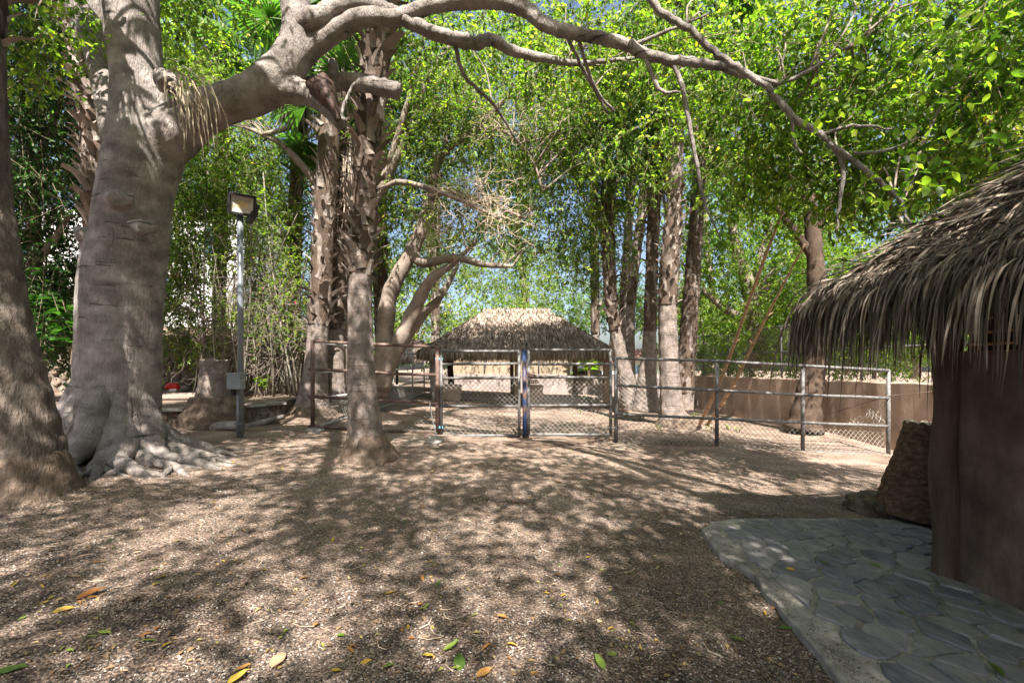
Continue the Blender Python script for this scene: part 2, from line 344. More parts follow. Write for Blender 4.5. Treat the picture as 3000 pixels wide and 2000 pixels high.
GREEN = [(0.0, (0.014, 0.028, 0.008)), (0.35, (0.050, 0.088, 0.016)), (0.75, (0.150, 0.205, 0.032)), (0.93, (0.27, 0.30, 0.055)), (1.0, (0.36, 0.27, 0.05))]
M['leaf'] = leafmat('ficus_leaf', GREEN, 0.5, 2.9, hue=(1.0, 1.25, 0.36))
M['leaf_obj'] = leafmat('ficus_leaf_near', GREEN[:4], 0.5, 2.9, obj=True, hue=(1.0, 1.25, 0.36))
M['leaf_dark'] = leafmat('dark_leaf', [(0.0, (0.012, 0.035, 0.008)), (0.6, (0.03, 0.075, 0.013)), (1.0, (0.06, 0.125, 0.022))], 0.4, 1.4)
M['leaf_lime'] = leafmat('lime_leaf', [(0.0, (0.06, 0.11, 0.015)), (0.6, (0.11, 0.18, 0.022)), (1.0, (0.24, 0.29, 0.035))], 0.52, 2.0, hue=(1.05, 1.25, 0.35))
M['leaf_gold'] = leafmat('golden_leaf', [(0.0, (0.13, 0.12, 0.015)), (0.6, (0.22, 0.19, 0.025)), (1.0, (0.34, 0.26, 0.04))], 0.5, 1.5, hue=(1.2, 1.1, .5))
M['leaf_far'] = leafmat('far_leaf', [(0.0, (0.03, 0.07, 0.014)), (0.5, (0.06, 0.125, 0.024)), (1.0, (0.15, 0.22, 0.04))], 0.52, 2.2, hue=(1.0, 1.3, 0.4))
M['frond'] = leafmat('palm_frond_green', [(0.0, (0.04, 0.09, 0.02)), (1.0, (0.10, 0.17, 0.04))], 0.4, 1.4, obj=True)
M['frond_dead'] = leafmat('palm_frond_dead', [(0.0, (0.20, 0.145, 0.095)), (1.0, (0.40, 0.315, 0.23))], 0.25, 1.0, obj=True, hue=(1, .9, .8))
M['pink'] = leafmat('pink_bract', [(0.0, (0.5, 0.02, 0.10)), (1.0, (0.7, 0.06, 0.20))], 0.4, 1.2, hue=(1, .8, .9))
M['fl_yellow'] = leafmat('fallen_leaf_yellow', [(0.0, (0.32, 0.20, 0.03)), (1.0, (0.48, 0.34, 0.06))], 0.2, 1.0, obj=True, hue=(1, 1, .7))
M['fl_green'] = leafmat('fallen_leaf_green', [(0.0, (0.07, 0.12, 0.02)), (1.0, (0.20, 0.26, 0.045))], 0.2, 1.0, obj=True, hue=(1, 1, .7))
M['fl_orange'] = leafmat('fallen_leaf_orange', [(0.0, (0.24, 0.10, 0.03)), (1.0, (0.40, 0.20, 0.06))], 0.2, 1.0, obj=True, hue=(1, 1, .7))
M['fl_tan'] = leafmat('fallen_leaf_tan', [(0.0, (0.36, 0.23, 0.14)), (1.0, (0.50, 0.36, 0.24))], 0.2, 1.0, obj=True, hue=(1, 1, .8))
# ------------------------------------------------------------------ geometry generators
def prisms(A, B, ra, rb=None, n=3):      # many thin bars in one mesh
    A = np.asarray(A, float); B = np.asarray(B, float); m = len(A)
    ra = np.broadcast_to(np.asarray(ra, float), (m,)); rb = ra if rb is None else np.broadcast_to(np.asarray(rb, float), (m,))
    d = unit(B - A); a = np.where(np.abs(d[:, 2:3]) < 0.9, np.array([[0, 0, 1.0]]), np.array([[1.0, 0, 0]]))
    x = unit(np.cross(d, a)); y = np.cross(d, x)
    V = np.empty((m, 2, n, 3))
    for k in range(n):
        t = 2 * math.pi * k / n
        o = x * math.cos(t) + y * math.sin(t)
        V[:, 0, k] = A + o * ra[:, None]; V[:, 1, k] = B + o * rb[:, None]
    Fa = np.empty((m, n, 4), int); b = np.arange(m) * 2 * n
    for k in range(n):
        j = (k + 1) % n
        Fa[:, k] = np.stack([b + k, b + j, b + n + j, b + n + k], 1)
    return V.reshape(-1, 3), Fa.reshape(-1, 4)
def chain(c00, c10, c11, c01, cell=0.055, r=0.0032, bulge=0.01, keep=None):   # woven wire inside a quad
    c00, c10, c11, c01 = [np.array(tuple(c), float) for c in (c00, c10, c11, c01)]
    w = np.linalg.norm(c10 - c00); h = np.linalg.norm(c01 - c00)
    nx = max(2, int(w / cell)); nzc = max(2, int(h / cell))
    nrm = np.cross(c10 - c00, c01 - c00); nrm /= np.linalg.norm(nrm)
    def q(s, t):
        p = c00 * (1 - s) * (1 - t) + c10 * s * (1 - t) + c11 * s * t + c01 * (1 - s) * t
        return p + nrm * bulge * (math.sin(7 * s + 3 * t) * math.sin(5 * t + 2) + 0.3 * (random.random() - .5))
    grid = {}
    A = []; B = []
    for i in range(nx):
        for j in range(nzc):
            s0, s1 = (i, i + 1) if (i + j) % 2 == 0 else (i + 1, i)
            for key in ((s0, j), (s1, j + 1)):
                if key not in grid: grid[key] = q(key[0] / nx, key[1] / nzc)
            if keep is None or keep((i + .5) / nx, (j + .5) / nzc):
                A.append(grid[(s0, j)]); B.append(grid[(s1, j + 1)])
    return prisms(A, B, r)
def blades(S, D, N, L, Wd, seg=4, droop=0.0, twist=0.25, eave=None, prof=None):
    S = np.asarray(S, float); n = len(S); d = unit(np.asarray(D, float)); N = np.asarray(N, float)
    L = np.broadcast_to(L, (n,)); Wd = np.broadcast_to(Wd, (n,)); droop = np.broadcast_to(droop, (n,))
    p = S.copy(); V = np.empty((n, seg + 1, 2, 3)); ang = rng.normal(0, twist, n); da = rng.normal(0, twist * 0.6, n)
    for k in range(seg + 1):
        t = k / seg
        w = Wd * ((1 - t ** 2.2 * 0.9) * (0.55 + 0.45 * min(1, t * 4)) if prof is None else prof(t)) * 0.5
        s = unit(np.cross(d, N)); nn = np.cross(s, d); a = (ang + da * k)[:, None]
        s = s * np.cos(a) + nn * np.sin(a)
        V[:, k, 0] = p - s * w[:, None]; V[:, k, 1] = p + s * w[:, None]
        g = droop.copy()
        if eave is not None: g = g + eave(p)
        d = unit(d + np.array([0, 0, -1.0]) * (g / seg)[:, None] + rng.normal(0, 0.05, (n, 3)))
        p = p + d * (L / seg)[:, None]
    b = (np.arange(n) * (seg + 1) * 2)[:, None]
    k = np.arange(seg)[None, :] * 2
    Fa = np.stack([b + k, b + k + 1, b + k + 3, b + k + 2], 2).reshape(-1, 4)
    rnd = np.repeat(rng.random(n), seg)
    return V.reshape(-1, 3), Fa, rnd
def clip_half(poly, p, nrm):             # keep the side where (x-p).n <= 0
    out = []
    for i in range(len(poly)):
        a, b = poly[i], poly[(i + 1) % len(poly)]
        da, db = (a - p) @ nrm, (b - p) @ nrm
        if da <= 0: out.append(a)
        if da * db < 0: out.append(a + (b - a) * (da / (da - db)))
    return out
def cells(seeds, poly, gap, nbr=18):
    seeds = np.asarray(seeds, float); res = []
    for i, s in enumerate(seeds):
        c = [np.asarray(q, float) for q in poly]
        d = np.linalg.norm(seeds - s, axis=1); o = np.argsort(d)[1:nbr]
        for j in o:
            nrm = (seeds[j] - s) / d[j]
            c = clip_half(c, (seeds[j] + s) / 2 - nrm * gap * (0.5 + 0.7 * random.random()), nrm)
            if len(c) < 3: break
        if len(c) >= 3: res.append(c)
    return res
def poly_clip_convex(c, poly):           # clip a cell to a convex polygon given counter-clockwise
    for i in range(len(poly)):
        a, b = np.asarray(poly[i]), np.asarray(poly[(i + 1) % len(poly)])
        e = b - a; nrm = np.array([e[1], -e[0]]); nrm = nrm / np.linalg.norm(nrm)
        c = clip_half(c, a, nrm)
        if len(c) < 3: return []
    return c
def stone_mesh(name, poly, fr, thick, inset=0.25, rough=0.01, rc=0.22):
    poly = np.array(poly); c = poly.mean(0)
    pts = []                              # cut the corners so that the outline is rounded
    m = len(poly)
    for i in range(m):
        a, b, d = poly[i - 1], poly[i], poly[(i + 1) % m]
        pts += [b + (a - b) * rc, b + (d - b) * rc]
    if rc < .15:                          # broken slate: ragged outline
        rag = []
        for i in range(len(pts)):
            a, b = pts[i], pts[(i + 1) % len(pts)]; L_ = np.linalg.norm(b - a); kk = max(1, int(L_ / .07))
            for t in range(kk): rag.append(a + (b - a) * t / kk + (rng.normal(0, .010, 2) if t else 0))
        pts = rag
    pts = np.array(pts); n = len(pts)
    sz = np.linalg.norm(pts - c, axis=1).mean()
    pts = pts + rng.normal(0, sz * (0.035 if rc > .15 else .02), pts.shape)
    mid = c + (pts - c) * (1 - 0.3 * inset); top = c + (pts - c) * (1 - inset)
    V = [fr(x, y, -0.03) for x, y in pts] + [fr(x, y, thick * 0.6) for x, y in mid] + [fr(x, y, thick + rng.normal(0, rough)) for x, y in top]
    V.append(fr(c[0], c[1], thick * 1.05))
    Fs = []
    for i in range(n):
        j = (i + 1) % n
        Fs += [(i, j, n + j, n + i), (n + i, n + j, 2 * n + j, 2 * n + i), (2 * n + i, 2 * n + j, 3 * n)]
    return V, Fs

# ------------------------------------------------------------------ trunks that heap the soil (needed by the ground)
B_FIC = Vector((-5.55, 6.45, 0)); B_PL = Vector((-4.62, 4.45, 0)); B_PF = Vector((-2.27, 7.05, 0))
MOUNDS += [(-4.7, 4.4, 0.10, 1.0), (-5.5, 6.3, 0.10, 1.3), (-2.27, 7.0, 0.04, 0.5), (4.6, 12.6, 0.14, 1.3), (4.75, 5.2, 0.05, 0.6), (-5.2, 11.9, 0.10, 1.0), (8.3, 12.5, 0.12, 1.2)]

# ------------------------------------------------------------------ ground
def axis(lo, a, b, hi, step, far):
    mid = np.arange(a, b, step)
    l = a - np.geomspace(step, a - lo, far)[::-1]; h = b + np.geomspace(step, hi - b, far)
    return np.concatenate([l, mid, [b], h])
gx = axis(-160, -13, 13, 160, 0.13, 16); gy = axis(-60, 0.8, 16, 240, 0.13, 18)
XX, YY = np.meshgrid(gx, gy); ZZ = gz(XX, YY)
rough_ = np.exp(-((YY - 4) / 9) ** 2) * (np.abs(XX) < 13)
ZZ = ZZ + rough_ * rng.normal(0, 0.006, ZZ.shape)
nxg = len(gx); ii = (np.arange(len(gy) - 1)[:, None] * nxg + np.arange(nxg - 1)[None, :]).ravel()
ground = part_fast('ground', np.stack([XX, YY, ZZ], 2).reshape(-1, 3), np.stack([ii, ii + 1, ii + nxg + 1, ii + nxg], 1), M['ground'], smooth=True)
tag(ground, kind='structure', label='dry sandy ground of coarse gravel dappled by tree shade')

# loose grains that show singly in the foreground
def pebbles():
    n = 78000
    Y = 1.9 + 4.2 * rng.random(n) ** 1.7
    X = (rng.random(n) * 2 - 1) * (Y * 1.2)
    ok = ~((X > 1.35) & (Y < 5.0) & (X > 1.95 - (2.3 - Y) * 0.1)); X, Y = X[ok], Y[ok]; n = len(X)
    s = (0.0026 + 0.0045 * rng.random(n) ** 2.4) * (0.8 + 0.14 * Y)
    Z = gz(X, Y) + s * 0.25
    base = np.array([[1, 0, 0], [0, 1, 0], [-1, 0, 0], [0, -1, 0], [0, 0, .7]], float)
    V = base[None] * (s[:, None, None] * (0.6 + 0.9 * rng.random((n, 5, 1)))) 
    a = rng.random(n) * 6.28; ca, sa = np.cos(a), np.sin(a)
    x = V[..., 0] * ca[:, None] - V[..., 1] * sa[:, None]; y = V[..., 0] * sa[:, None] + V[..., 1] * ca[:, None]
    V = np.stack([x + X[:, None], y + Y[:, None], V[..., 2] + Z[:, None]], 2)
    fb = np.array([[0, 1, 4], [1, 2, 4], [2, 3, 4], [3, 0, 4]])
    Fa = (fb[None] + (np.arange(n) * 5)[:, None, None]).reshape(-1, 3)
    o = part_fast('loose_gravel', V.reshape(-1, 3), Fa, M['pebble'], rnd=np.repeat(rng.random(n), 4), smooth=True)
    tag(o, 'coarse loose gravel grains spread over the foreground', 'gravel', kind='stuff')
pebbles()
def path_grit():                          # gravel kicked up on to the rim of the path
    n = 1300; k = rng.integers(0, len(edge) - 1, n); t = rng.random(n)[:, None]; ea = np.array(edge)
    q = ea[k] * (1 - t) + ea[k + 1] * t + np.stack([.015 + rng.exponential(.11, n), rng.normal(0, .05, n)], 1)
    s = 0.0022 + 0.004 * rng.random(n) ** 2.4; Z = zp(q[:, 0], q[:, 1]) + .004
    base = np.array([[1, 0, 0], [0, 1, 0], [-1, 0, 0], [0, -1, 0], [0, 0, .8]], float)
    V = base[None] * (s[:, None, None] * (0.6 + 0.9 * rng.random((n, 5, 1)))) + np.stack([q[:, 0], q[:, 1], Z], 1)[:, None]
    fb = np.array([[0, 1, 4], [1, 2, 4], [2, 3, 4], [3, 0, 4]])
    o = part_fast('path_grit', V.reshape(-1, 3), (fb[None] + (np.arange(n) * 5)[:, None, None]).reshape(-1, 3), M['pebble'], rnd=np.repeat(rng.random(n), 4), smooth=True)
    tag(o, 'gravel grains kicked on to the concrete rim of the path', 'gravel', kind='stuff')

# ------------------------------------------------------------------ flagstone path by the near hut
def zp(x, y): return -0.045 * x - 0.05 + 0.05
def PP(u, v):
    Y = 4.0
    for _ in range(40):
        x = (u - 1500) / F * Y; Y = 0.5 * Y + 0.5 * F * (H - zp(x, Y)) / (v - HV)
    return np.array([(u - 1500) / F * Y, Y])
edge = [PP(*q) for q in [(2062, 1548), (2070, 1575), (2108, 1618), (2165, 1652), (2212, 1682), (2248, 1738), (2292, 1792), (2345, 1848), (2400, 1902), (2436, 1950), (2480, 2005)]]
top = [PP(*q) for q in [(2700, 1540), (2620, 1519), (2500, 1515), (2300, 1515), (2150, 1517), (2085, 1527)]]
outl = edge + [np.array(q) for q in [(1.55, 1.7), (1.42, 0.8), (1.35, -0.6), (4.4, -0.6), (4.4, 4.5)]] + top
dense = []
for i in range(len(outl)):
    a, b = outl[i], outl[(i + 1) % len(outl)]; k = max(1, int(np.linalg.norm(b - a) / 0.12))
    for t in range(k):
        q = a + (b - a) * t / k; dense.append(q + rng.normal(0, 0.010, 2))
mb = MB(); n = len(dense)
mb.add([(q[0], q[1], zp(*q) - 0.16) for q in dense] + [(q[0], q[1], zp(*q) - 0.012) for q in dense] + [((q[0] - 2.6) * 0.992 + 2.6, (q[1] - 2.2) * 0.994 + 2.2, zp(*q)) for q in dense],
       [(i, (i + 1) % n, n + (i + 1) % n, n + i) for i in range(n)] + [(n + i, n + (i + 1) % n, 2 * n + (i + 1) % n, 2 * n + i) for i in range(n)] + [tuple(range(2 * n, 3 * n))])
path = mb.build('stone_path', M['concrete']); tag(path, 'flagstone path in a rough concrete bed beside the near hut', kind='structure')
inner = [PP(2118, 1548), PP(2160, 1602), np.array((1.92, 2.6)), np.array((1.85, 0.4)), np.array((4.2, 0.4)), PP(2690, 1548), PP(2590, 1526), PP(2210, 1525)]
inner = [np.asarray(q, float) for q in inner]
seeds = []
for _ in range(4000):
    q = np.array([1.6 + 2.8 * rng.random(), 0.5 + 4.7 * rng.random()])
    if all(math.hypot((q[0] - s[0]) / 1.0, (q[1] - s[1]) / 0.8) > 0.13 + 0.19 * rng.random() for s in seeds): seeds.append(q)
flag_n = 0
for c in cells(seeds, [(1, 0), (5, 0), (5, 6), (1, 6)], 0.014):
    c = poly_clip_convex(c, inner)
    if len(c) < 3: continue
    a = np.array(c); area = 0.5 * abs(np.dot(a[:, 0], np.roll(a[:, 1], 1)) - np.dot(a[:, 1], np.roll(a[:, 0], 1)))
    if area < 0.006 or (a.mean(0)[0] > 3.36 and a.mean(0)[1] < 3.6): continue
    ph = 0.010 + 0.012 * random.random(); tx, ty = rng.normal(0, 0.012, 2); cc = a.mean(0)
    V, Fs = stone_mesh('flagstone', c, lambda x, y, z: (x, y, zp(x, y) + z * (1 if z > 0 else 0.6) + (tx * (x - cc[0]) + ty * (y - cc[1]))), ph, 0.07, 0.003, 0.1)
    MB().add(V, Fs).build('flagstone', M['flag'], path)

path_grit()
# ------------------------------------------------------------------ raised bed at the back left, with rubble edging and rubble wall
def bedz(x, y): return 0.62 + 0.012 * (np.asarray(y) - 9)
bx = np.linspace(-26, -5.5, 70); by = np.linspace(8.4, 19, 40)
bp = [(-26, 8.3), (-9.5, 8.9), (-7.2, 9.45), (-6.1, 10.3), (-5.75, 11.2), (-5.9, 19), (-26, 19)]
mb = MB(); mb.add([(x, y, float(bedz(x, y))) for x, y in bp] + [(x, y, -0.5) for x, y in bp], [tuple(range(7))] + [(i, (i + 1) % 7, 7 + (i + 1) % 7, 7 + i)[::-1] for i in range(7)])
bed = mb.build('soil_bed', M['soil']); tag(bed, 'raised soil bed behind the grey tree', kind='structure')
def rubble_wall(name, label, line, z0, z1, thick, size, proud, cap=None, maxn=290):
    o = empty(name, label, 'wall', (line[0][0], line[0][1], z0))
    for (ax, ay), (bx_, by_) in zip(line[:-1], line[1:]):
        a = np.array((ax, ay)); b = np.array((bx_, by_)); L = np.linalg.norm(b - a); e = (b - a) / L; nr = np.array((e[1], -e[0]))
        def fr(s, z, d, a=a, e=e, nr=nr): return (a[0] + e[0] * s + nr[0] * d, a[1] + e[1] * s + nr[1] * d, z)
        core = MB(); core.add([fr(0, z0 - .3, 0), fr(L, z0 - .3, 0), fr(L, z1, 0), fr(0, z1, 0), fr(0, z0 - .3, -thick), fr(L, z0 - .3, -thick), fr(L, z1, -thick), fr(0, z1, -thick)],
                              [(0, 1, 2, 3), (5, 4, 7, 6), (4, 0, 3, 7), (1, 5, 6, 2), (3, 2, 6, 7), (0, 4, 5, 1)])
        core.build('wall_core', M['mortar'], o)
        sd = []
        for _ in range(3000):
            q = np.array((rng.random() * L, z0 - 0.1 + rng.random() * (z1 - z0 + 0.1)))
            if all(math.hypot(q[0] - s[0], (q[1] - s[1]) * 1.25) > size * (0.75 + 0.35 * rng.random()) for s in sd): sd.append(q)
        for c in cells(sd, [(0.02, z0 - .15), (L - 0.02, z0 - .15), (L - 0.02, z1 - .02), (0.02, z1 - .02)], 0.03):
            V, Fs = stone_mesh('stone', c, fr, proud * (0.6 + 0.8 * random.random()), 0.35, 0.008)
            MB().add(V, Fs).build('stone', M['rubble'], o)
        if cap:
            s = 0.0
            while s < L - 0.05:
                w = min(L - s, 0.6 + 0.5 * random.random())
                g = MB(); hh = cap * (0.8 + 0.4 * random.random()); dd = 0.05 + 0.05 * random.random()
                g.add([fr(s + .012, z1 + .004, dd), fr(s + w - .012, z1 + .004, dd + rng.normal(0, .015)), fr(s + w - .012, z1 + .004, -thick - .06), fr(s + .012, z1 + .004, -thick - .06),
                       fr(s + .012, z1 + hh, dd), fr(s + w - .012, z1 + hh, dd), fr(s + w - .012, z1 + hh, -thick - .06), fr(s + .012, z1 + hh, -thick - .06)],
                      [(0, 3, 2, 1), (4, 5, 6, 7), (0, 1, 5, 4), (2, 3, 7, 6), (1, 2, 6, 5), (3, 0, 4, 7)])
                g.build('cap_slab', M['concrete'], o, bevel=0.012); s += w
    return o
rubble_wall('bed_edging_wall', 'low rubble stone edging of the raised bed behind the cut stump', [(-14, 8.45), (-9.5, 8.75), (-7.2, 9.3), (-6.0, 10.2), (-5.62, 11.2)], 0.18, 0.58, 0.3, 0.24, 0.05, cap=0.06)
rubble_wall('rubble_wall', 'tall rubble stone wall behind the canes at the back left', [(-17, 14.2), (-5.9, 15.6)], 0.66, 2.55, 0.4, 0.30, 0.06)

# ------------------------------------------------------------------ right stucco wall with chain link fence on top
WA, WB = np.array((9.15, 8.4)), np.array((7.72, 20.0)); we = (WB - WA) / np.linalg.norm(WB - WA); wn_ = np.array((-we[1], we[0])); WL = float(np.linalg.norm(WB - WA))
def wf(s, z, d=0.0): return (WA[0] + we[0] * s + wn_[0] * d, WA[1] + we[1] * s + wn_[1] * d, z)
wall = empty('stucco_wall', 'long brown stucco garden wall on the right below the chain link fence', 'wall', (*WA, -0.5))
ns = 40; mb = MB(); V = []
for i in range(ns + 1):
    s = WL * i / ns; j = 0.012 * math.sin(3.7 * i) + 0.006 * random.random()
    zt = 1.15 + 0.012 * math.sin(i * 1.3)
    V += [wf(s, -1.0, 0), wf(s, zt - .03, j), wf(s, zt, j - .03), wf(s, zt, -.22), wf(s, -1.0, -.24)]
fs = [(5 * i + k, 5 * i + k + 1, 5 * i + 5 + k + 1, 5 * i + 5 + k) for i in range(ns) for k in range(4)] + [(0, 1, 2, 3, 4)[::-1], tuple(5 * ns + k for k in range(5))]
mb.add(V, fs); mb.build('wall_face', M['stucco'], wall)
for s in (4.4,): mb = MB(); mb.box(wf(s, 0.2, 0.02), (0.16, 0.24, 1.88), Matrix.Rotation(math.atan2(we[1], we[0]) , 3, 'Z')); mb.build('wall_pier', M['stucco'], wall, bevel=0.02)
vent = empty('wall_vent', 'small barred vent low in the far end of the brown stucco wall', 'vent', wf(11.0, 0.0, 0.03))
mb = MB(); mb.box(wf(11.0, 0.02, 0.012), (0.36, 0.03, 0.3), Matrix.Rotation(math.atan2(we[1], we[0]), 3, 'Z')); mb.build('vent_frame', M['concrete'], vent)
for k in range(6): MB().tube([wf(10.88 + k * 0.048, -0.1, 0.04), wf(10.88 + k * 0.048, 0.14, 0.04)], 0.008, 5).build('vent_bar', M['galv'], vent)
fen = empty('wall_top_fence', 'chain link fence standing on the brown stucco wall', 'fence', (*WA, 1.15))
zt = 2.78
for s in np.arange(0.3, WL, 2.85): MB().tube([wf(s, 1.1, -.1), wf(s, zt + .02, -.1)], 0.032, 8).build('fence_post', M['galv'], fen, smooth=True)
MB().tube([wf(WL - .03, 1.1, -.1), wf(WL - .03, zt, -.1)], 0.032, 8).build('fence_post', M['galv'], fen, smooth=True)
for z, r in ((zt, .026), (1.98, .022)): MB().tube([wf(-.4, z, -.1), wf(WL, z, -.1)], r, 8).build('rail', M['galv'], fen, smooth=True)
V, Fa = chain(wf(-.4, 1.17, -.13), wf(WL, 1.17, -.13), wf(WL, zt, -.13), wf(-.4, zt, -.13), 0.08, 0.0058, 0.006)
part_fast('wire_mesh', V, Fa, M['wire'], fen)

# ------------------------------------------------------------------ corral fence, gates
YG = 10.0
def pipe(o, name, pts, r, m, n=10):
    return MB().tube([tuple(p) for p in pts], r, n).build(name, m, o, smooth=True)
def rail_pts(u0, v0, u1, v1, Y0=YG, Y1=YG, k=4, sag=0.006):
    a, b = P(u0, v0, Y0), P(u1, v1, Y1)
    return [a.lerp(b, t) + Vector((0, random.gauss(0, sag), random.gauss(0, sag) if 0 < t < 1 else 0)) for t in np.linspace(0, 1, k)]
bf = empty('brown_pipe_fence', 'rusty brown pipe fence panel left of the gates', 'fence', P(916, 1250, YG))
pipe(bf, 'fence_post', [P(916, 1262, YG), P(916, 996, YG)], 0.045, M['rust'])
pipe(bf, 'fence_post', [P(1282, 1296, YG), P(1282, 1013, YG)], 0.047, M['rust'])
for va, vb in ((999, 1016), (1081, 1098), (1161, 1181), (1248, 1269)):
    pipe(bf, 'rail', rail_pts(905 if va != 999 else 916, va, 1282, vb), 0.036, M['rust'])
V, Fa = chain(P(920, 1245, YG + .05), P(1030, 1249, YG + .05), P(1022, 1172, YG + .05), P(920, 1164, YG + .05), 0.05, 0.0035, 0.02)
part_fast('wire_mesh', V, Fa, M['wire'], bf)
V, Fa = chain(P(1095, 1262, YG - .05), P(1275, 1268, YG - .05), P(1275, 1205, YG - .05), P(1100, 1180, YG - .05), 0.05, 0.003, 0.03, keep=lambda s, t: t < 0.5 + 0.3 * math.sin(9 * s) and (s + t) % 0.5 < 0.36)
part_fast('torn_wire_mesh', V, Fa, M['wire'], bf)['kind'] = 'stuff'
wf2 = empty('white_pipe_fence', 'worn white pipe fence running back from the corner post to the far hut', 'fence', P(930, 1240, 10.3))
def sidepos(Y): return -4.28 + (Y - 10.2) * 0.038
for Y in (12.8, 15.6, 18.2, 20.2):
    x = sidepos(Y); pipe(wf2, 'fence_post', [(x, Y, float(gz(x, Y)) - .1), (x, Y, 2.02 + (20 - Y) * 0.005)], 0.032, M['whitepipe'])
for h0 in (0.02, 0.62, 1.22, 1.86):
    pts = [(sidepos(Y), Y, 0.17 + h0 + (Y - 10.2) * 0.012 * (1 - h0 / 2) + random.gauss(0, .008)) for Y in np.linspace(10.2, 20.2, 7)]
    pipe(wf2, 'rail', pts, 0.033, M['whitepipe'])
V, Fa = chain((sidepos(10.2) + .04, 10.2, .2), (sidepos(20.2) + .04, 20.2, .3), (sidepos(20.2) + .04, 20.2, .92), (sidepos(10.2) + .04, 10.2, .8), 0.055, 0.0034, 0.015)
part_fast('wire_mesh', V, Fa, M['wire'], wf2)

def gate(label, ul, ur, vt, vb, rails, hinge):
    o = empty('wire_gate', label, 'gate', P((ul + ur) / 2, vb, YG), 'pair of galvanised gates')
    pipe(o, 'stile', [P(ul, vb + 3, YG), P(ul, vt, YG)], 0.034, M['galv']); pipe(o, 'stile', [P(ur, vb + 3, YG), P(ur, vt, YG)], 0.034, M['galv'])
    for v in rails: pipe(o, 'rail', rail_pts(ul, v, ur, v + random.uniform(-2, 2), sag=.004), 0.031, M['galv'])
    V, Fa = chain(P(ul, vb, YG + .03), P(ur, vb, YG + .03), P(ur, rails[2], YG + .03), P(ul, rails[2], YG + .03), 0.052, 0.0042, 0.022)
    part_fast('wire_mesh', V, Fa, M['wire'], o)
    for v in hinge[1]:
        q = P(hinge[0], v, YG); MB().box(q, (0.17, 0.055, 0.05)).build('hinge', hinge[2], o, bevel=0.008)
    tw = []
    for k in range(26):                   # tie wires twisted round the rails
        v = rails[random.choice((2, 3))]; u = random.uniform(ul + 8, ur - 8); q = P(u, v, YG)
        pts = [(q.x + .012 * t, q.y - .036 * math.cos(t * 6.28), q.z + .036 * math.sin(t * 6.28)) for t in np.linspace(0, 1.3, 9)]
        tw.append(pts)
    for p_ in tw: MB().tube(p_, 0.0035, 3, cap=False).build('tie_wire', M['rust'], o)
    return o
g1 = gate('galvanised pipe and wire gate hinged on the rusty post, left of the blue post', 1293, 1521, 1028, 1276, (1028, 1067, 1108, 1190, 1276), (1287, (1051, 1251), M['bluetape']))
g2 = gate('galvanised pipe and wire gate latched beside the blue post, on its right', 1549, 1789, 1025, 1273, (1025, 1066, 1105, 1188, 1273), (1796, (1068, 1252), M['galv']))
bp_ = empty('gate_post', 'chipped blue painted post between the two gates', 'post', P(1537, 1284, YG))
pipe(bp_, 'post', [P(1538, 1292, YG), P(1537, 1160, YG), P(1536, 1024, YG)], 0.05, M['blue'], 14)
MB().tube([P(1536, 1025, YG), P(1536, 1021, YG)], [0.052, 0.03], 14).build('post_cap', M['black'], bp_)
mb = MB(); mb.box(P(1540, 1293, YG - .02), (0.22, 0.2, 0.12)); mb.build('concrete_footing', M['concrete'], bp_, bevel=0.02)
ch = MB()
for k in range(14):
    a = k / 13 * 6.28 * 1.15; q = P(1545 + 8 * math.sin(a) + (k if k > 8 else 0) * 1.5, 1098 + 6 * math.cos(a) + (k * 1.3 if k > 8 else 0), YG - 0.06 * math.cos(a))
    ch.tube([q + Vector((0.022 * math.cos(t), 0.012 * math.sin(t) * (1 if k % 2 else -1), 0.022 * math.sin(t))) for t in np.linspace(0, 6.28, 9)], 0.007, 4, cap=False)
for dv in (-3, 0, 4): ch.tube([P(1543, 1094 + dv, YG - .05), P(1558, 1099 + dv, YG - .06), P(1573, 1101 + dv * 0.5, YG - .05)], 0.011, 5)
for dv in (0, 7): ch.tube([P(1550, 1114 + dv, YG - .04), P(1575, 1114 + dv, YG - .04)], 0.012, 5)
ch.build('chain', M['rust']); tag(bpy.data.objects['chain'], 'rusty chain looped round the blue post and right gate', 'chain')
rod = MB().tube([P(1258, 1172, 9.95), P(1266, 1225, 9.9), P(1281, 1284, 9.85)], 0.013, 6).build('metal_rod', M['galv']); tag(rod, 'thin metal rod leaning against the foot of the rusty gate post', 'rod')

rf_ = empty('pipe_fence', 'galvanised pipe fence with low chain link mesh right of the gates', 'fence', P(1804, 1300, YG))
for u, vt_, vb_ in ((1804, 1044, 1302), (2100, 1053, 1316), (2352, 1066, 1332), (2602, 1082, 1346)):
    pipe(rf_, 'fence_post', [P(u, vb_, YG), P(u + random.uniform(-1, 1), (vt_ + vb_) / 2, YG), P(u, vt_, YG)], 0.042, M['galv'])
lv = {1804: (1049, 1128, 1212, 1300), 2100: (1057, 1143, 1226, 1310), 2352: (1071, 1156, 1237, 1323), 2602: (1085, 1166, 1248, 1332)}
us = [1804, 2100, 2352, 2602]
for a, b in zip(us[:-1], us[1:]):
    for k in range(4):
        pipe(rf_, 'rail', rail_pts(a, lv[a][k], b, lv[b][k], YG - .03, YG - .03, sag=.006), 0.033, M['rust'] if (k == 3 and a == 1804) else M['galv'])
    V, Fa = chain(P(a, lv[a][3], YG + .02), P(b, lv[b][3], YG + .02), P(b, lv[b][2], YG + .02), P(a, lv[a][2], YG + .02), 0.055, 0.0040, 0.03)
    part_fast('wire_mesh', V, Fa, M['wire'], rf_)
V, Fa = chain(P(2448, 1242, YG + .06), P(2598, 1246, YG + .06), P(2596, 1172, YG + .06), P(2440, 1190, YG + .06), 0.055, 0.0040, 0.10, keep=lambda s, t: s > 0.15 + 0.75 * t and t < 0.95)
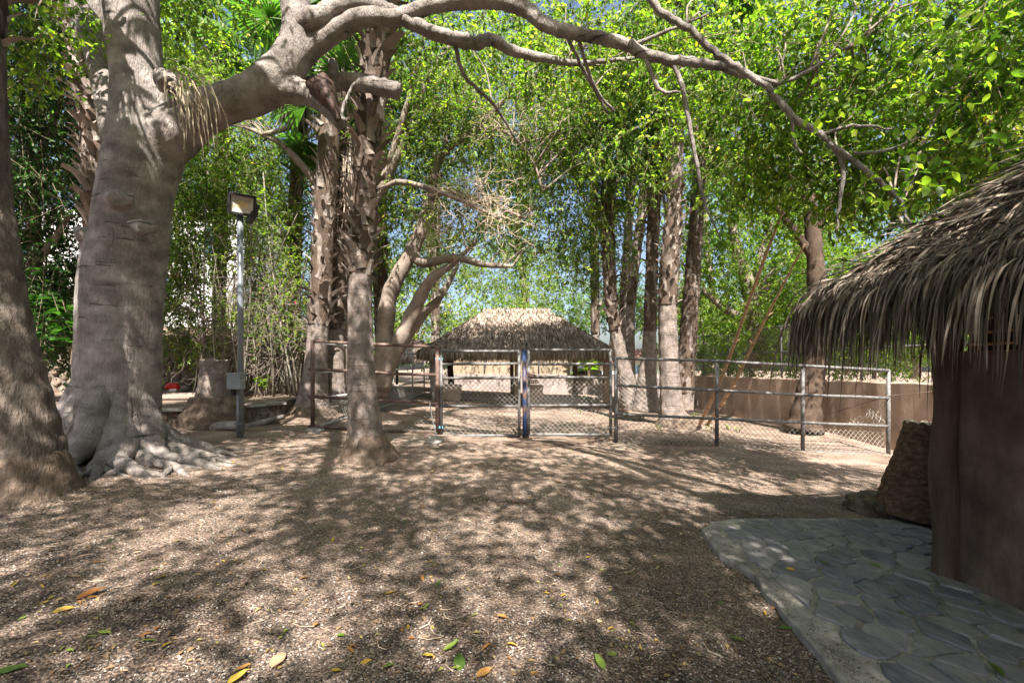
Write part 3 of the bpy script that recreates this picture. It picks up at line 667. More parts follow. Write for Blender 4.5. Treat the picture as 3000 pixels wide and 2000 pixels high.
part_fast('torn_wire_mesh', V, Fa, M['wire'], rf_)['kind'] = 'stuff'
cord = MB().tube([P(2420, 1215, 10.3), P(2500, 1190, 10.1), P(2600, 1160, 9.98), P(2700, 1150, 9.6), P(2760, 1143, 9.4)], 0.008, 5).build('rusty_cable', M['rust']); tag(cord, 'thin rusty cable strung from the end fence post along the stucco wall', 'cable')

# flat stones at the gate sills
def slab(name, label, uv, th, m):
    pts = [G(*q) for q in uv]; c = sum(pts, Vector()) / len(pts); dn = []
    for i in range(len(pts)):
        a, b = pts[i], pts[(i + 1) % len(pts)]
        for t in range(4): q = a.lerp(b, t / 4); dn.append(q + Vector((random.gauss(0, .012), random.gauss(0, .02), 0)))
    n = len(dn); mb = MB()
    V = [(q.x, q.y, float(gz(q.x, q.y)) - .04) for q in dn] + [(q.x, q.y, float(gz(q.x, q.y)) + th * .7) for q in dn] + [(c.x + (q.x - c.x) * .93, c.y + (q.y - c.y) * .9, float(gz(q.x, q.y)) + th + random.gauss(0, .004)) for q in dn] + [(c.x, c.y, float(gz(c.x, c.y)) + th * 1.1)]
    mb.add(V, [(i, (i + 1) % n, n + (i + 1) % n, n + i) for i in range(n)] + [(n + i, n + (i + 1) % n, 2 * n + (i + 1) % n, 2 * n + i) for i in range(n)] + [(2 * n + i, 2 * n + (i + 1) % n, 3 * n) for i in range(n)])
    return tag(mb.build(name, m), label, 'stone')
slab('flat_stone', 'flat grey stone at the foot of the rusty gate post', [(1180, 1302), (1240, 1304), (1262, 1290), (1215, 1284)], .035, M['rubble'])
slab('flat_stone', 'pale lumpy stone under the rusty gate post', [(1250, 1300), (1285, 1306), (1302, 1292), (1280, 1282), (1255, 1286)], .06, M['concrete'])
slab('flat_stone', 'long flat stone sill in front of the blue post', [(1470, 1300), (1520, 1312), (1600, 1312), (1680, 1304), (1768, 1290), (1765, 1278), (1680, 1290), (1570, 1297)], .04, M['rubble'])
slab('flat_stone', 'flat broken stone at the foot of the post right of the gates', [(1790, 1308), (1840, 1318), (1880, 1314), (1870, 1303), (1810, 1298)], .035, M['rubble'])
slab('flat_stone', 'small pale stone by the corner post of the brown fence', [(895, 1262), (935, 1268), (950, 1260), (920, 1254)], .04, M['concrete'])

# ------------------------------------------------------------------ thatched roofs
def hip_thatch(o, x0, x1, y0, y1, ze, ra, rb, zr, n, Lr, Wr, m, fringe, core=True, fringe_n=None, bulge=0.0):
    A, B = np.array(ra + (zr,)), np.array(rb + (zr,))
    c = [np.array(q) for q in ((x0, y0, ze), (x1, y0, ze), (x1, y1, ze), (x0, y1, ze))]
    faces = [(c[0], c[1], B, A), (c[1], c[2], B, B), (c[2], c[3], A, B), (c[3], c[0], A, A)]
    if core:
        mb = MB(); t = 0.12
        V = c + [A, B] + [q - np.array((0, 0, t)) for q in c] + [A - np.array((0, 0, t)), B - np.array((0, 0, t))]
        mb.add(V, [(0, 1, 5, 4), (1, 2, 5), (2, 3, 4, 5), (3, 0, 4), (7, 6, 10, 11), (8, 7, 11), (9, 8, 11, 10), (6, 9, 10), (0, 6, 7, 1), (1, 7, 8, 2), (2, 8, 9, 3), (3, 9, 6, 0)])
        mb.build('roof_core', M['thatch_core'], o)
    Vs = []; Fs = []; R = []; base = 0
    for (e0, e1, r1, r0) in faces:
        ar = np.linalg.norm(np.cross(e1 - e0, (r0 + r1) / 2 - e0)); k = int(n * ar)
        s = rng.random(k); t = 1 - np.sqrt(1 - rng.random(k) * (1 - (np.linalg.norm(r1 - r0) / np.linalg.norm(e1 - e0)) ** 2)) if np.linalg.norm(r1 - r0) < np.linalg.norm(e1 - e0) else rng.random(k)
        kk = int((fringe_n or n * 0.5) * np.linalg.norm(e1 - e0)); s = np.concatenate([s, rng.random(kk)]); t = np.concatenate([t, rng.random(kk) * 0.06])
        kr = np.linalg.norm(r1 - r0) / np.linalg.norm(e1 - e0); t[:k] = t[:k] / max(1 - kr, .2); t = np.clip(t, 0, .995)
        S = (e0[None] * (1 - s)[:, None] + e1[None] * s[:, None]) * (1 - t)[:, None] + (r0[None] * (1 - s)[:, None] + r1[None] * s[:, None]) * t[:, None]
        nr = np.cross(e1 - e0, (r0 + r1) / 2 - e0); nr = nr / np.linalg.norm(nr); nr = nr if nr[2] > 0 else -nr
        dn = np.array((nr[0], nr[1], 0)); dn /= np.linalg.norm(dn); hh = np.cross(np.cross(nr, np.array((0, 0, -1.0))), nr); hh /= np.linalg.norm(hh)
        nn = len(S)
        S = S + nr * (0.015 + 0.05 * rng.random(nn))[:, None]
        D = hh[None] + rng.normal(0, 0.16, (nn, 3)) + nr * 0.02
        def eave(p): return np.where(p[:, 2] < ze + 0.04, fringe, 0.25)
        V, Fa, rr = blades(S, D, np.broadcast_to(nr, (nn, 3)), rng.uniform(*Lr, nn), rng.uniform(*Wr, nn), 3, 0.0, 0.35, eave)
        Vs.append(V); Fs.append(Fa + base); base += len(V); R.append(rr)
    k = int(260 * np.linalg.norm(B - A)); s = rng.random(k)[:, None]; sg = np.where(rng.random(k) < .5, -1.0, 1.0)
    V, Fa, rr = blades(A + (B - A) * (s * 1.1 - .05) + np.array((0, 0, .08)) + rng.normal(0, .03, (k, 3)), np.stack([rng.normal(0, .3, k), sg * .8, rng.normal(-.1, .2, k)], 1), np.tile((0, 0, 1.0), (k, 1)), rng.uniform(*Lr, k), rng.uniform(*Wr, k), 3, 1.2, .4)
    Vs.append(V); Fs.append(Fa + base); R.append(rr)
    th = part_fast('thatch', np.concatenate(Vs), np.concatenate(Fs), m, o, np.concatenate(R)); th['kind'] = 'stuff'
def post(o, name, x, y, z1, r, m, z0=None, lean=0.0):
    z0 = float(gz(x, y)) - .1 if z0 is None else z0
    pts = [(x + lean * t + random.gauss(0, r * .1), y, z0 + (z1 - z0) * t) for t in np.linspace(0, 1, 6)]
    return MB().tube(pts, [r * random.uniform(.93, 1.07) for _ in range(6)], 12).build(name, m, o, smooth=True)
hut = empty('thatched_shelter', 'open palm thatched shelter with hipped roof behind the gates', 'shelter', (0.4, 20.2, 0.1))
hip_thatch(hut, -3.55, 4.05, 17.6, 22.6, 2.12, (-1.15, 20.1), (1.55, 20.1), 3.98, 210, (0.32, 0.55), (0.03, 0.055), M['thatch'], 3.4, fringe_n=190)
rp = MB().tube([(-1.25, 20.1, 3.98), (0, 20.05, 4.03), (1.6, 20.1, 3.99)], 0.05, 8).build('ridge_roll', M['thatch_core'], hut)
post(hut, 'post', -3.1, 18.0, 2.2, 0.125, M['concrete']); post(hut, 'post', 0.18, 18.0, 2.25, 0.085, M['wood'])
post(hut, 'post', 3.72, 18.0, 2.25, 0.13, M['wood']); post(hut, 'post', 2.98, 21.4, 2.4, 0.11, M['wood']); post(hut, 'post', -2.85, 21.4, 2.4, 0.14, M['wood_dark']); post(hut, 'post', 0.0, 22.2, 2.3, 0.09, M['wood'])
for a, b in (((-3.4, 18.0, 2.2), (3.95, 18.0, 2.2)), ((-3.2, 22.2, 2.2), (3.9, 22.2, 2.2)), ((-3.1, 17.9, 2.28), (-3.1, 22.3, 2.28)), ((3.72, 17.9, 2.28), (3.72, 22.3, 2.28)), ((0.3, 17.8, 2.16), (3.9, 17.8, 2.12))):
    MB().tube([a, b], 0.075, 8).build('beam', M['orange'] if a[1] < 17.9 else M['wood'], hut, smooth=True)
for x in np.linspace(-2.8, 3.4, 9): MB().tube([(x, 17.75, 2.1), (0.2 + (x - .2) * .42, 20.1, 3.8)], 0.035, 6).build('rafter', M['wood'], hut)
for x0, x1, y, h in ((-3.0, -2.05, 18.3, 0.75), (0.72, 1.25, 18.6, 0.72)):
    bl = MB(); bl.box(((x0 + x1) / 2, y, h / 2 + 0.0), (x1 - x0, 0.5, h + .1)); b_ = bl.build('block_wall', M['stucco'], bevel=0.03)
    tag(b_, 'low plastered block at the left front of the thatched shelter' if x0 < 0 else 'low plastered trough block under the middle of the thatched shelter', 'block')
kerb = MB(); kerb.box((0.3, 19.6, 0.11), (5.0, 1.6, 0.3)); tag(kerb.build('platform', M['greywall'], bevel=0.03), 'low brown platform on the floor of the thatched shelter', 'platform')
hut2 = empty('small_thatched_shelter', 'small dark thatched lean-to left of the main shelter', 'shelter', (-4.6, 22.5, 0.2))
hip_thatch(hut2, -6.3, -3.4, 21.0, 24.0, 1.95, (-5.2, 22.5), (-4.5, 22.5), 2.75, 160, (0.3, 0.5), (0.03, 0.055), M['thatch'], 3.0, fringe_n=120)
for x in (-6.0, -3.7):
    for y in (21.3, 23.7): post(hut2, 'post', x, y, 2.0, 0.07, M['wood_dark'])

# yard wall behind the shelter
yw = empty('yard_wall', 'low grey brown wall with tan sheeting and pipe posts behind the shelter', 'wall', (0, 25.5, 0))
mb = MB(); mb.box((2.5, 25.5, 0.45), (13.5, 0.25, 1.3)); mb.build('low_wall', M['greywall'], yw, bevel=0.02)
for i, (xa, xb) in enumerate(((-3.6, -1.55), (-1.55, 0.0), (0.0, 1.5), (1.5, 3.2))):
    mb = MB(); mb.box(((xa + xb) / 2, 25.62, 1.86), (xb - xa - .02, 0.05, 1.5)); mb.build('tan_panel', M['tan'], yw)
for x in (-3.6, -1.55, 0.0, 1.5, 3.2): pipe(yw, 'pipe_post', [(x, 25.52, 1.0), (x, 25.52, 2.75)], 0.04, M['galv'])
for z in (2.7,): pipe(yw, 'rail', [(-3.6, 25.5, z), (3.2, 25.5, z)], 0.035, M['galv'])
def lump(name, label, cat, c, r, m, seed=0, flat=0.75, sub=3, amp=0.25, fq=1.6):
    import bmesh
    bm = bmesh.new(); bmesh.ops.create_icosphere(bm, subdivisions=sub, radius=1.0)
    for v in bm.verts:
        d = 1 + amp * noise.noise(v.co * fq + Vector((seed, seed * 2, 0))) + amp * .5 * noise.noise(v.co * fq * 2.7 + Vector((seed, 0, 3)))
        v.co = Vector((v.co.x * r[0], v.co.y * r[1], max(v.co.z, -flat) * r[2])) * d
    me = bpy.data.meshes.new(name); bm.to_mesh(me); bm.free()
    me.polygons.foreach_set('use_smooth', np.ones(len(me.polygons), bool))
    return tag(link(name, me, m, org=c), label, cat)
lump('tarp_covered_pile', 'black tarp over a pile behind the low wall right of the shelter', 'tarp', (4.35, 26.6, 1.0), (0.9, 0.7, 0.75), M['tarp'], 3, amp=.35)
def tiled_house(label, c, w, d, h, zr):
    o = empty('tiled_house', label, 'house', (c[0], c[1], 0))
    mb = MB(); mb.box((c[0], c[1], h / 2), (w, d, h)); mb.build('wall', M['white'], o)
    mb = MB(); mb.box((c[0] - w * .2, c[1] - d / 2 - .02, h * .55), (0.9, 0.05, 1.1)); mb.build('window', M['glass'], o)
    nrow = 9
    for side in (-1, 1):
        for k in range(nrow):
            t0, t1 = k / nrow, (k + 1.15) / nrow
            y0 = c[1] + side * (d / 2 + .4) * (1 - t0); y1 = c[1] + side * (d / 2 + .4) * (1 - t1); z0 = h + (zr - h) * t0 + .06; z1 = h + (zr - h) * t1
            mb = MB(); m_ = 26
            V = []
            for i in range(m_ + 1):
                x = c[0] - w / 2 - .3 + (w + .6) * i / m_; b = 0.05 * (i % 2)
                V += [(x, y0, z0 + b), (x, y1, z1 + b)]
            mb.add(V, [(2 * i, 2 * i + 2, 2 * i + 3, 2 * i + 1) for i in range(m_)]); mb.build('tile_row', M['tile'], o)
    return o
tiled_house('low house with red tiled roof far behind the right palms', (9.9, 36), 3.4, 4, 2.0, 2.9)
tiled_house('red tiled roof seen low between the shelter posts', (6.0, 36), 4.5, 4, 1.6, 2.4)

wb = empty('white_building', 'white rendered building glimpsed through the trees at the left', 'building', (-17, 26, 0))
mb = MB(); mb.box((-19.0, 26, 4.6), (11, 6, 9.2)); mb.build('wall', M['white'], wb)
mb = MB(); mb.box((-19.0, 26, 9.3), (11.3, 6.3, 0.25)); mb.build('parapet', M['white'], wb, bevel=.02)
mb = MB(); mb.box((-16.0, 22.5, 1.7), (4.6, 1.4, 3.4)); mb.build('annex', M['tan'], wb)
for x, z in ((-23, 2.4), (-20.3, 2.4), (-17.6, 5.4), (-20.3, 5.4), (-23, 5.4), (-17.6, 7.9), (-14.9, 7.9)):
    f = MB().box((x, 22.96, z), (1.25, 0.1, 1.55)).build('window', M['white'], wb); MB().box((x, 22.89, z), (1.05, 0.06, 1.35)).build('pane', M['glass'], f)
f = MB().box((-15.6, 21.78, 2.3), (1.2, 0.1, 1.0)).build('window', M['white'], wb); MB().box((-15.6, 21.71, 2.3), (1.0, 0.06, 0.85)).build('pane', M['glass'], f)

# ------------------------------------------------------------------ near hut on the right
EX, EY, EZ, SL = 2.76, 4.34, 2.0, 0.83
nh = empty('palm_thatched_hut', 'brown plastered hut with shaggy grey palm thatch at the right edge', 'hut', (3.45, 3.5, -0.2))
mb = MB(); ny_ = 24; V = []
for i in range(ny_ + 1):
    y = -2.5 + 6.08 * i / ny_; j = 0.012 * math.sin(i * 2.1) + 0.008 * random.random()
    for z in np.linspace(-0.6, 1.62, 9): V.append((3.46 + j + 0.008 * math.sin(z * 5 + i), y, z))
mb.add(V, [(9 * i + k, 9 * i + k + 1, 9 * i + 10 + k, 9 * i + 9 + k) for i in range(ny_) for k in range(8)])
b0 = len(mb.v)
mb.add([(3.46, 3.58, -.6), (3.46, 3.58, 1.62), (7.2, 3.58, 1.62), (7.2, 3.58, -.6), (7.2, -2.5, -.6), (7.2, -2.5, 1.62), (3.46, -2.5, -.6), (3.46, -2.5, 1.62), (3.7, 3.3, 1.62), (7.0, 3.3, 1.62), (7.0, -2.3, 1.62), (3.7, -2.3, 1.62)],
       [(0, 1, 2, 3), (3, 2, 5, 4), (4, 5, 7, 6), (1, 8, 9, 2), (2, 9, 10, 5), (5, 10, 11, 7), (7, 11, 8, 1)])
mb.build('wall', M['stucco_dark'], nh, smooth=False)
mb = MB(); mb.box((7.08, .5, 2.05), (.1, 5.9, .9)); mb.build('light_block_panel', M['stucco_dark'], nh)  # added panel, blocks outside light in the gap above the right wall
mb = MB(); mb.box((5.3, 3.5, 2.0), (3.5, .08, .8)); mb.build('light_block_panel', M['stucco_dark'], nh)  # second added panel, keeps daylight out above the far wall
def logpost(x, y, z0, z1, r, m):
    k = 26; pts = [(x + 0.012 * math.sin(i * .5), y + 0.008 * math.sin(i * .8), z0 + (z1 - z0) * i / (k - 1)) for i in range(k)]
    return MB().tube(pts, [r * (1 + .04 * math.sin(i * .9) + .03 * random.random()) for i in range(k)], 22, rf=lambda t, th, p: 1 + 0.07 * np.sin(3 * th + 4 * t) + 0.04 * np.sin(7 * th + t * 9)).build('corner_post', m, nh, smooth=True)
logpost(3.43, 3.60, -0.5, 2.6, 0.088, M['wood_dark']); logpost(7.2, 3.6, -.8, 2.6, .088, M['wood_dark']); logpost(3.43, -2.6, -.5, 2.6, .088, M['wood_dark'])
for z in np.linspace(1.68, 2.3, 8):       # bamboo lattice between wall top and roof
    MB().tube([(3.50, -2.4, z), (3.52 + random.gauss(0, .01), 0.5, z + random.gauss(0, .012)), (3.50, 3.5, z + random.gauss(0, .012))], 0.011, 6).build('lattice_stick', M['bamboo'], nh)
for y in np.linspace(-2, 3.3, 14): MB().tube([(3.53, y, 1.6), (3.53, y, 2.45)], 0.012, 6).build('lattice_stick', M['wood_dark'], nh)
for y in np.linspace(-2.6, 4.2, 11): MB().tube([(EX + .05, y, EZ - .05), (5.2, min(y, 3.2 - .0), EZ + SL * 2.4)], 0.03, 6).build('rafter', M['wood_dark'], nh)
mb = MB(); mb.tube([(3.43, -2.8, 2.5), (3.43, 4.1, 2.5)], 0.05, 8); mb.build('beam', M['wood_dark'], nh, smooth=True)
XR, YB = 7.74, -3.4; mx = (EX + XR) / 2; zr = EZ + SL * (mx - EX); hy = (mx - EX)
core = MB(); c_ = [(EX, EY, EZ), (XR, EY, EZ), (XR, YB, EZ), (EX, YB, EZ)]; r_ = [(mx, EY - hy, zr), (mx, YB + hy, zr)]
low = [(x, y, z - .10) for x, y, z in c_ + r_]
core.add(c_ + r_ + low, [(0, 1, 4), (1, 2, 5, 4), (2, 3, 5), (3, 0, 4, 5), (7, 6, 10), (8, 7, 10, 11), (9, 8, 11), (6, 9, 11, 10), (0, 6, 7, 1), (1, 7, 8, 2), (2, 8, 9, 3), (3, 9, 6, 0)])
roof = core.build('thatched_roof', M['thatch_core'], nh)
def near_thatch():
    Ss = []; Ds = []; Ns = []; Ls = []; Ws = []
    q = math.sqrt(1 + SL * SL)
    def face(n, ya, yb, smax, dirn, axis_, wmul, lmul, pw=1.0):
        t = smax * rng.random(n) ** pw; y = ya + (yb - ya) * rng.random(n)
        nr = np.array((-SL / q, 0, 1 / q)) if axis_ == 'x' else np.array((0, SL / q, 1 / q))
        hh = np.array((-1 / q, 0, -SL / q)) if axis_ == 'x' else np.array((0, 1 / q, -SL / q))
        if axis_ == 'x':
            S = np.stack([EX + t, np.minimum(y, EY - t * 1.0), EZ + SL * t], 1)
        else:
            S = np.stack([np.maximum(y, EX + t), EY - t, EZ + SL * t], 1)
        course = (t / 0.16) % 1.0
        S = S + nr * (0.02 + 0.07 * (1 - course) + 0.03 * rng.random(n))[:, None]
        Ss.append(S); Ds.append(hh[None] + rng.normal(0, 0.26, (n, 3)) + nr * 0.06); Ns.append(np.broadcast_to(nr, (n, 3)))
        Ls.append(lmul * (0.28 + 0.5 * rng.random(n) ** 1.3)); Ws.append(wmul * rng.uniform(0.011, 0.034, n))
    face(3300, 1.9, EY, 1.9, -1, 'x', .72, .95); face(1500, 1.9, EY, 0.3, -1, 'x', 0.7, .82)
    face(1100, -3.4, 1.9, 2.5, -1, 'x', 2.2, 1.1)
    face(900, EX, 5.2, 1.6, 1, 'y', .8, .95); face(380, EX, 4.6, 0.25, 1, 'y', .75, 1.0); face(500, 5.2, 7.7, 2.5, 1, 'y', 2.2, 1.1)
    k = 420; t = 1.9 * rng.random(k)                      # along the hip
    Ss.append(np.stack([EX + t, EY - t, EZ + SL * t + .06 + .04 * rng.random(k)], 1)); Ds.append(np.array((-.7, .7, -SL * .9))[None] + rng.normal(0, .3, (k, 3))); Ns.append(np.broadcast_to(np.array((0, 0, 1.0)), (k, 3)))
    Ls.append(rng.uniform(.4, .7, k)); Ws.append(rng.uniform(.014, .03, k))
    S = np.concatenate(Ss); D = np.concatenate(Ds); N = np.concatenate(Ns); L = np.concatenate(Ls); Wd = np.concatenate(Ws)
    n = len(S); seg = 6
    L = np.where(rng.random(n) < .04, L * 1.5, L)
    def eave(p): return np.where((p[:, 0] < EX + .08) | (p[:, 1] > EY - .08), 4.5, 0.35)
    V, Fa, R = blades(S, D, N, L, Wd, seg, rng.uniform(-.5, .7, n), 0.75, eave)
    V = V.reshape(n, (seg + 1) * 2, 3)
    mid = V.mean(1); uu = 1500 + F * mid[:, 0] / np.maximum(mid[:, 1], .1)
    vis = (uu < 3000) & (mid[:, 1] > 1.5) & (mid[:, 0] < mid[:, 1] * 1.2)
    low_ = np.where(vis & ((mid[:, 0] < EX + .12) | (S[:, 0] < EX + .6)), L * Wd / mid[:, 1] ** 2, 0)
    big = np.argsort(-low_)[:300]; isb = np.zeros(n, bool); isb[big] = True
    Vr = V[~isb].reshape(-1, 3); k = int((~isb).sum())
    b = (np.arange(k) * (seg + 1) * 2)[:, None]; s2 = np.arange(seg)[None] * 2
    Fr = np.stack([b + s2, b + s2 + 1, b + s2 + 3, b + s2 + 2], 2).reshape(-1, 4)
    th = part_fast('thatch', Vr, Fr, M['thatch_near_s'], roof, R.reshape(n, seg)[~isb].ravel(), smooth=True); th['kind'] = 'stuff'
    f1 = np.stack([s2[0], s2[0] + 1, s2[0] + 3, s2[0] + 2], 1)
    for i in big: part_fast('thatch_blade', V[i], f1, M['thatch_near'], roof, smooth=True)
near_thatch()

# ------------------------------------------------------------------ floodlight pole
YP = 8.5
lp = empty('floodlight_pole', 'slim grey metal pole carrying two floodlights beside the cut stump', 'light pole', P(705, 1285, YP))
pipe(lp, 'pole', [P(705, 1292, YP), P(705, 900, YP), P(704, 628, YP)], 0.052, M['poleg'], 14)
pipe(lp, 'conduit', [P(697, 1292, YP - .05), P(697, 1135, YP - .05)], 0.024, M['poleg'], 8)
MB().box(P(699, 1240, YP - .03), (0.13, 0.1, 0.03)).build('conduit_clip', M['poleg'], lp)
jb = MB().box(P(692, 1117, YP - .09), (0.255, 0.17, 0.29)).build('junction_box', M['boxg'], lp, bevel=0.012)
MB().box(P(692, 1094, YP - .095), (0.275, 0.19, 0.03)).build('box_lid', M['boxg'], jb, bevel=0.006)
MB().tube([P(708, 1107, YP - .16), P(708, 1107, YP - .2)], 0.012, 8).build('box_screw', M['black'], jb)
def flood(c, rot, w, h):
    R = Euler(rot).to_matrix()
    def T(p): return tuple(Vector(c) + R @ Vector(p))
    hs = MB(); d = 0.07
    # front face towards -Y, tapering housing behind, rim proud of the lens
    o1 = [(-w / 2, -d, -h / 2), (w / 2, -d, -h / 2), (w / 2, -d, h / 2), (-w / 2, -d, h / 2)]; i1 = [(x * .82, -d, z * .80) for x, _, z in o1]; i2 = [(x * .80, -d * .3, z * .78) for x, _, z in o1]
    bk = [(x * .98, 0, z * .98) for x, _, z in o1]; b2 = [(x * .6, d * .8, z * .55) for x, _, z in o1]
    V = [T(p) for p in o1 + i1 + i2 + bk + b2]
    fs = []
    for i in range(4):
        j = (i + 1) % 4
        fs += [(i, j, 4 + j, 4 + i), (4 + i, 4 + j, 8 + j, 8 + i), (j, i, 12 + i, 12 + j), (12 + j, 12 + i, 16 + i, 16 + j)]
    fs += [(19, 18, 17, 16)]
    hs.add(V, fs); ho = hs.build('lamp_housing', M['black'], lp)
    rl = MB(); a = [(x * .80, -d * .32, z * .78) for x, _, z in o1]; b = [(x * .42, -d * .02, z * .34) for x, _, z in o1]
    rl.add([T(p) for p in a + b], [(i, (i + 1) % 4, 4 + (i + 1) % 4, 4 + i) for i in range(4)]); rl.build('reflector', M['lens'], ho)
    MB().add([T((x, y - .001, z)) for x, y, z in b], [(0, 1, 2, 3)]).build('led_panel', M['led'], ho)
    br = MB()
    for s in (-1, 1): br.tube([T((s * w * .53, 0, 0)), T((s * w * .53, .03, -h * .45)), T((s * w * .2, .06, -h * .62))], 0.012, 6)
    br.build('bracket', M['black'], ho)
flood(P(711, 600, YP - .08), (math.radians(14), math.radians(6), math.radians(18)), 0.46, 0.37)
flood(P(738, 626, YP + .12), (math.radians(18), math.radians(0), math.radians(128)), 0.42, 0.30)
# ------------------------------------------------------------------ foliage generators
def leaf_tris(C, D, N, L, wr, fine=False):
    D = unit(D); s = unit(np.cross(D, N)); n = unit(np.cross(s, D)); L = L[:, None]; w = L * wr * 0.5
    k = len(C)
    if fine:
        pr = [(0, 0, 0), (.28, .85, .10), (.62, .92, .10), (1, 0, -.12), (.62, -.92, .10), (.28, -.85, .10)]
        f = np.array([[0, 1, 2], [0, 2, 3], [0, 3, 4], [0, 4, 5]])
    else:
        pr = [(0, 0, 0), (.42, 1, .14), (1, 0, -.06), (.42, -1, .14)]; f = np.array([[0, 1, 2], [0, 2, 3]])
    V = np.stack([C + D * L * a + s * w * b + n * L * c for a, b, c in pr], 1)
    Fa = (f[None] + (np.arange(k) * len(pr))[:, None, None]).reshape(-1, 3)
    return V.reshape(-1, 3), Fa, len(f)
def E(u, v, Y, ru, rv, ry, w=1.0):
    c = P(u, v, Y); return (np.array(tuple(c)), np.array((ru * Y / F, ry, rv * Y / F)), w)
def Wd(x, y, z, rx, ry, rz, w=1.0): return (np.array((x, y, z), float), np.array((rx, ry, rz), float), w)
def foliage(ells, n_clump, twigs, lpt, leaf, clump_r, tw_len=0.5, droop=0.5, wr=0.5, shell=0.5):
    wts = np.array([e[2] for e in ells], float); wts /= wts.sum()
    idx = rng.choice(len(ells), n_clump, p=wts)
    cen = np.array([e[0] for e in ells])[idx]; rad = np.array([e[1] for e in ells])[idx]
    d = unit(rng.normal(size=(n_clump, 3))); r = rng.random(n_clump) ** (1 / 3.0); r = shell * np.maximum(r, .55) + (1 - shell) * r
    cc = cen + d * rad * r[:, None]
    out = unit(d * np.array((1, 1, .6)) + np.array((0, 0, .15)))
    nt = n_clump * twigs
    ci = np.repeat(np.arange(n_clump), twigs)
    S = cc[ci] + rng.normal(size=(nt, 3)) * clump_r * np.array((1, 1, .75))
    T = unit(out[ci] * 0.5 + rng.normal(size=(nt, 3)) * 0.75 + np.array((0, 0, -droop)))
    TL = tw_len * rng.uniform(.6, 1.3, nt)
    ti = np.repeat(np.arange(nt), lpt); nl = nt * lpt
    t = rng.random(nl)
    side = unit(np.cross(T[ti], rng.normal(size=(nl, 3))))
    C = S[ti] + T[ti] * (TL[ti] * t)[:, None] + np.array((0, 0, -.12)) * (TL[ti] * t * t)[:, None]
    D = T[ti] * .55 + side * .8 + np.array((0, 0, -.35)) + rng.normal(size=(nl, 3)) * .25
    N = rng.normal(size=(nl, 3)) * .55 + np.array((0, -.15, 1.0))
    L = leaf * (.5 + .85 * rng.random(nl) ** 1.2)
    crnd = rng.random(n_clump)
    rnd = np.clip(.55 * crnd[ci][ti] + .45 * rng.random(nl), 0, .97); rnd = np.where(rng.random(nl) < .012, 1.0, rnd)
    return dict(C=C, D=D, N=N, L=L, rnd=rnd, S=S, B=S + T * TL[:, None] + np.array((0, 0, -.12)) * TL[:, None], cc=cc, wr=wr)
def build_crown(o, ells, n_clump, twigs, lpt, leaf, clump_r, m, name='crown', fine=False, tw=True, twr=0.0045, cut=None, twm='twig', **kw):
    f = foliage(ells, n_clump, twigs, lpt, leaf, clump_r, **kw)
    keep = np.ones(len(f['C']), bool) if cut is None else cut(f['C'])
    V, Fa, nf = leaf_tris(f['C'][keep], f['D'][keep], f['N'][keep], f['L'][keep], f['wr'], fine)
    cr = part_fast(name, V, Fa, m, o, np.repeat(f['rnd'][keep], nf)); cr['kind'] = 'stuff'
    if tw:
        k2 = np.ones(len(f['S']), bool) if cut is None else cut(f['S']) & cut(f['B'])
        V, Fa = prisms(f['S'][k2], f['B'][k2], twr, twr * .4)
        t = part_fast('twigs', V, Fa, M[twm], o); t['kind'] = 'stuff'
    return f
def boughs(o, f, anchors, n, r0=0.022, cut=None, m='branch'):        # boughs from limbs out to leaf clumps
    A = np.array([tuple(a)[:3] for a in anchors]); cc = f['cc']
    for i in rng.permutation(len(cc))[:n]:
        c = cc[i]; d = np.linalg.norm((A - c) * np.array((1, 1, .8)), axis=1) + 1.2 * (A[:, 2] > c[2] + 1.5); a = A[rng.choice(np.argsort(d)[:14])]
        L = np.linalg.norm(c - a)
        if L < .25: continue
        if L > 5.5: continue
        p = [a]; 
        for t in (.25, .5, .75, 1): p.append(a + (c - a) * t + np.array((0, 0, .14 * L * math.sin(math.pi * t))) + rng.normal(0, .05 * L, 3) * math.sin(math.pi * t * .9))
        if cut is not None and not cut(np.array(p)).all(): continue
        rr = r0 * (.6 + .25 * L)
        sp = spline([tuple(q) + (rr * (1 - .8 * k / 4),) for k, q in enumerate(p)], 4)
        MB().tube(sp[:, :3], sp[:, 3], 6).build('branch', M[m], o, smooth=True)
        for _ in range(2):                # side shoot
            k = rng.integers(5, len(sp) - 3); q = sp[k, :3]; e = q + rng.normal(0, .35, 3) * np.array((1, 1, .7)) * min(1, L) + (c - a) / L * .3
            if cut is not None and not cut(np.array([q, e])).all(): continue
            mid = (q + e) / 2 + rng.normal(0, .06, 3)
            MB().tube([q, mid, e], [sp[k, 3] * .6, sp[k, 3] * .4, .003], 5).build('branch', M[m], o, smooth=True)

def clear_view(C):                        # keep leaves off the lens, as the photographer stood in a gap
    C = np.asarray(C); y = np.maximum(C[:, 1], .05); u = 1500 + F * C[:, 0] / y; v = HV - F * (C[:, 2] - H) / y
    inside = (C[:, 1] > 0) & (u > -150) & (u < 3150) & (v > -120) & (v < 2100)
    return ~(inside & (C[:, 1] < 2.1)) & (np.linalg.norm(C - np.array((0, 0, H)), axis=1) > 1.9)

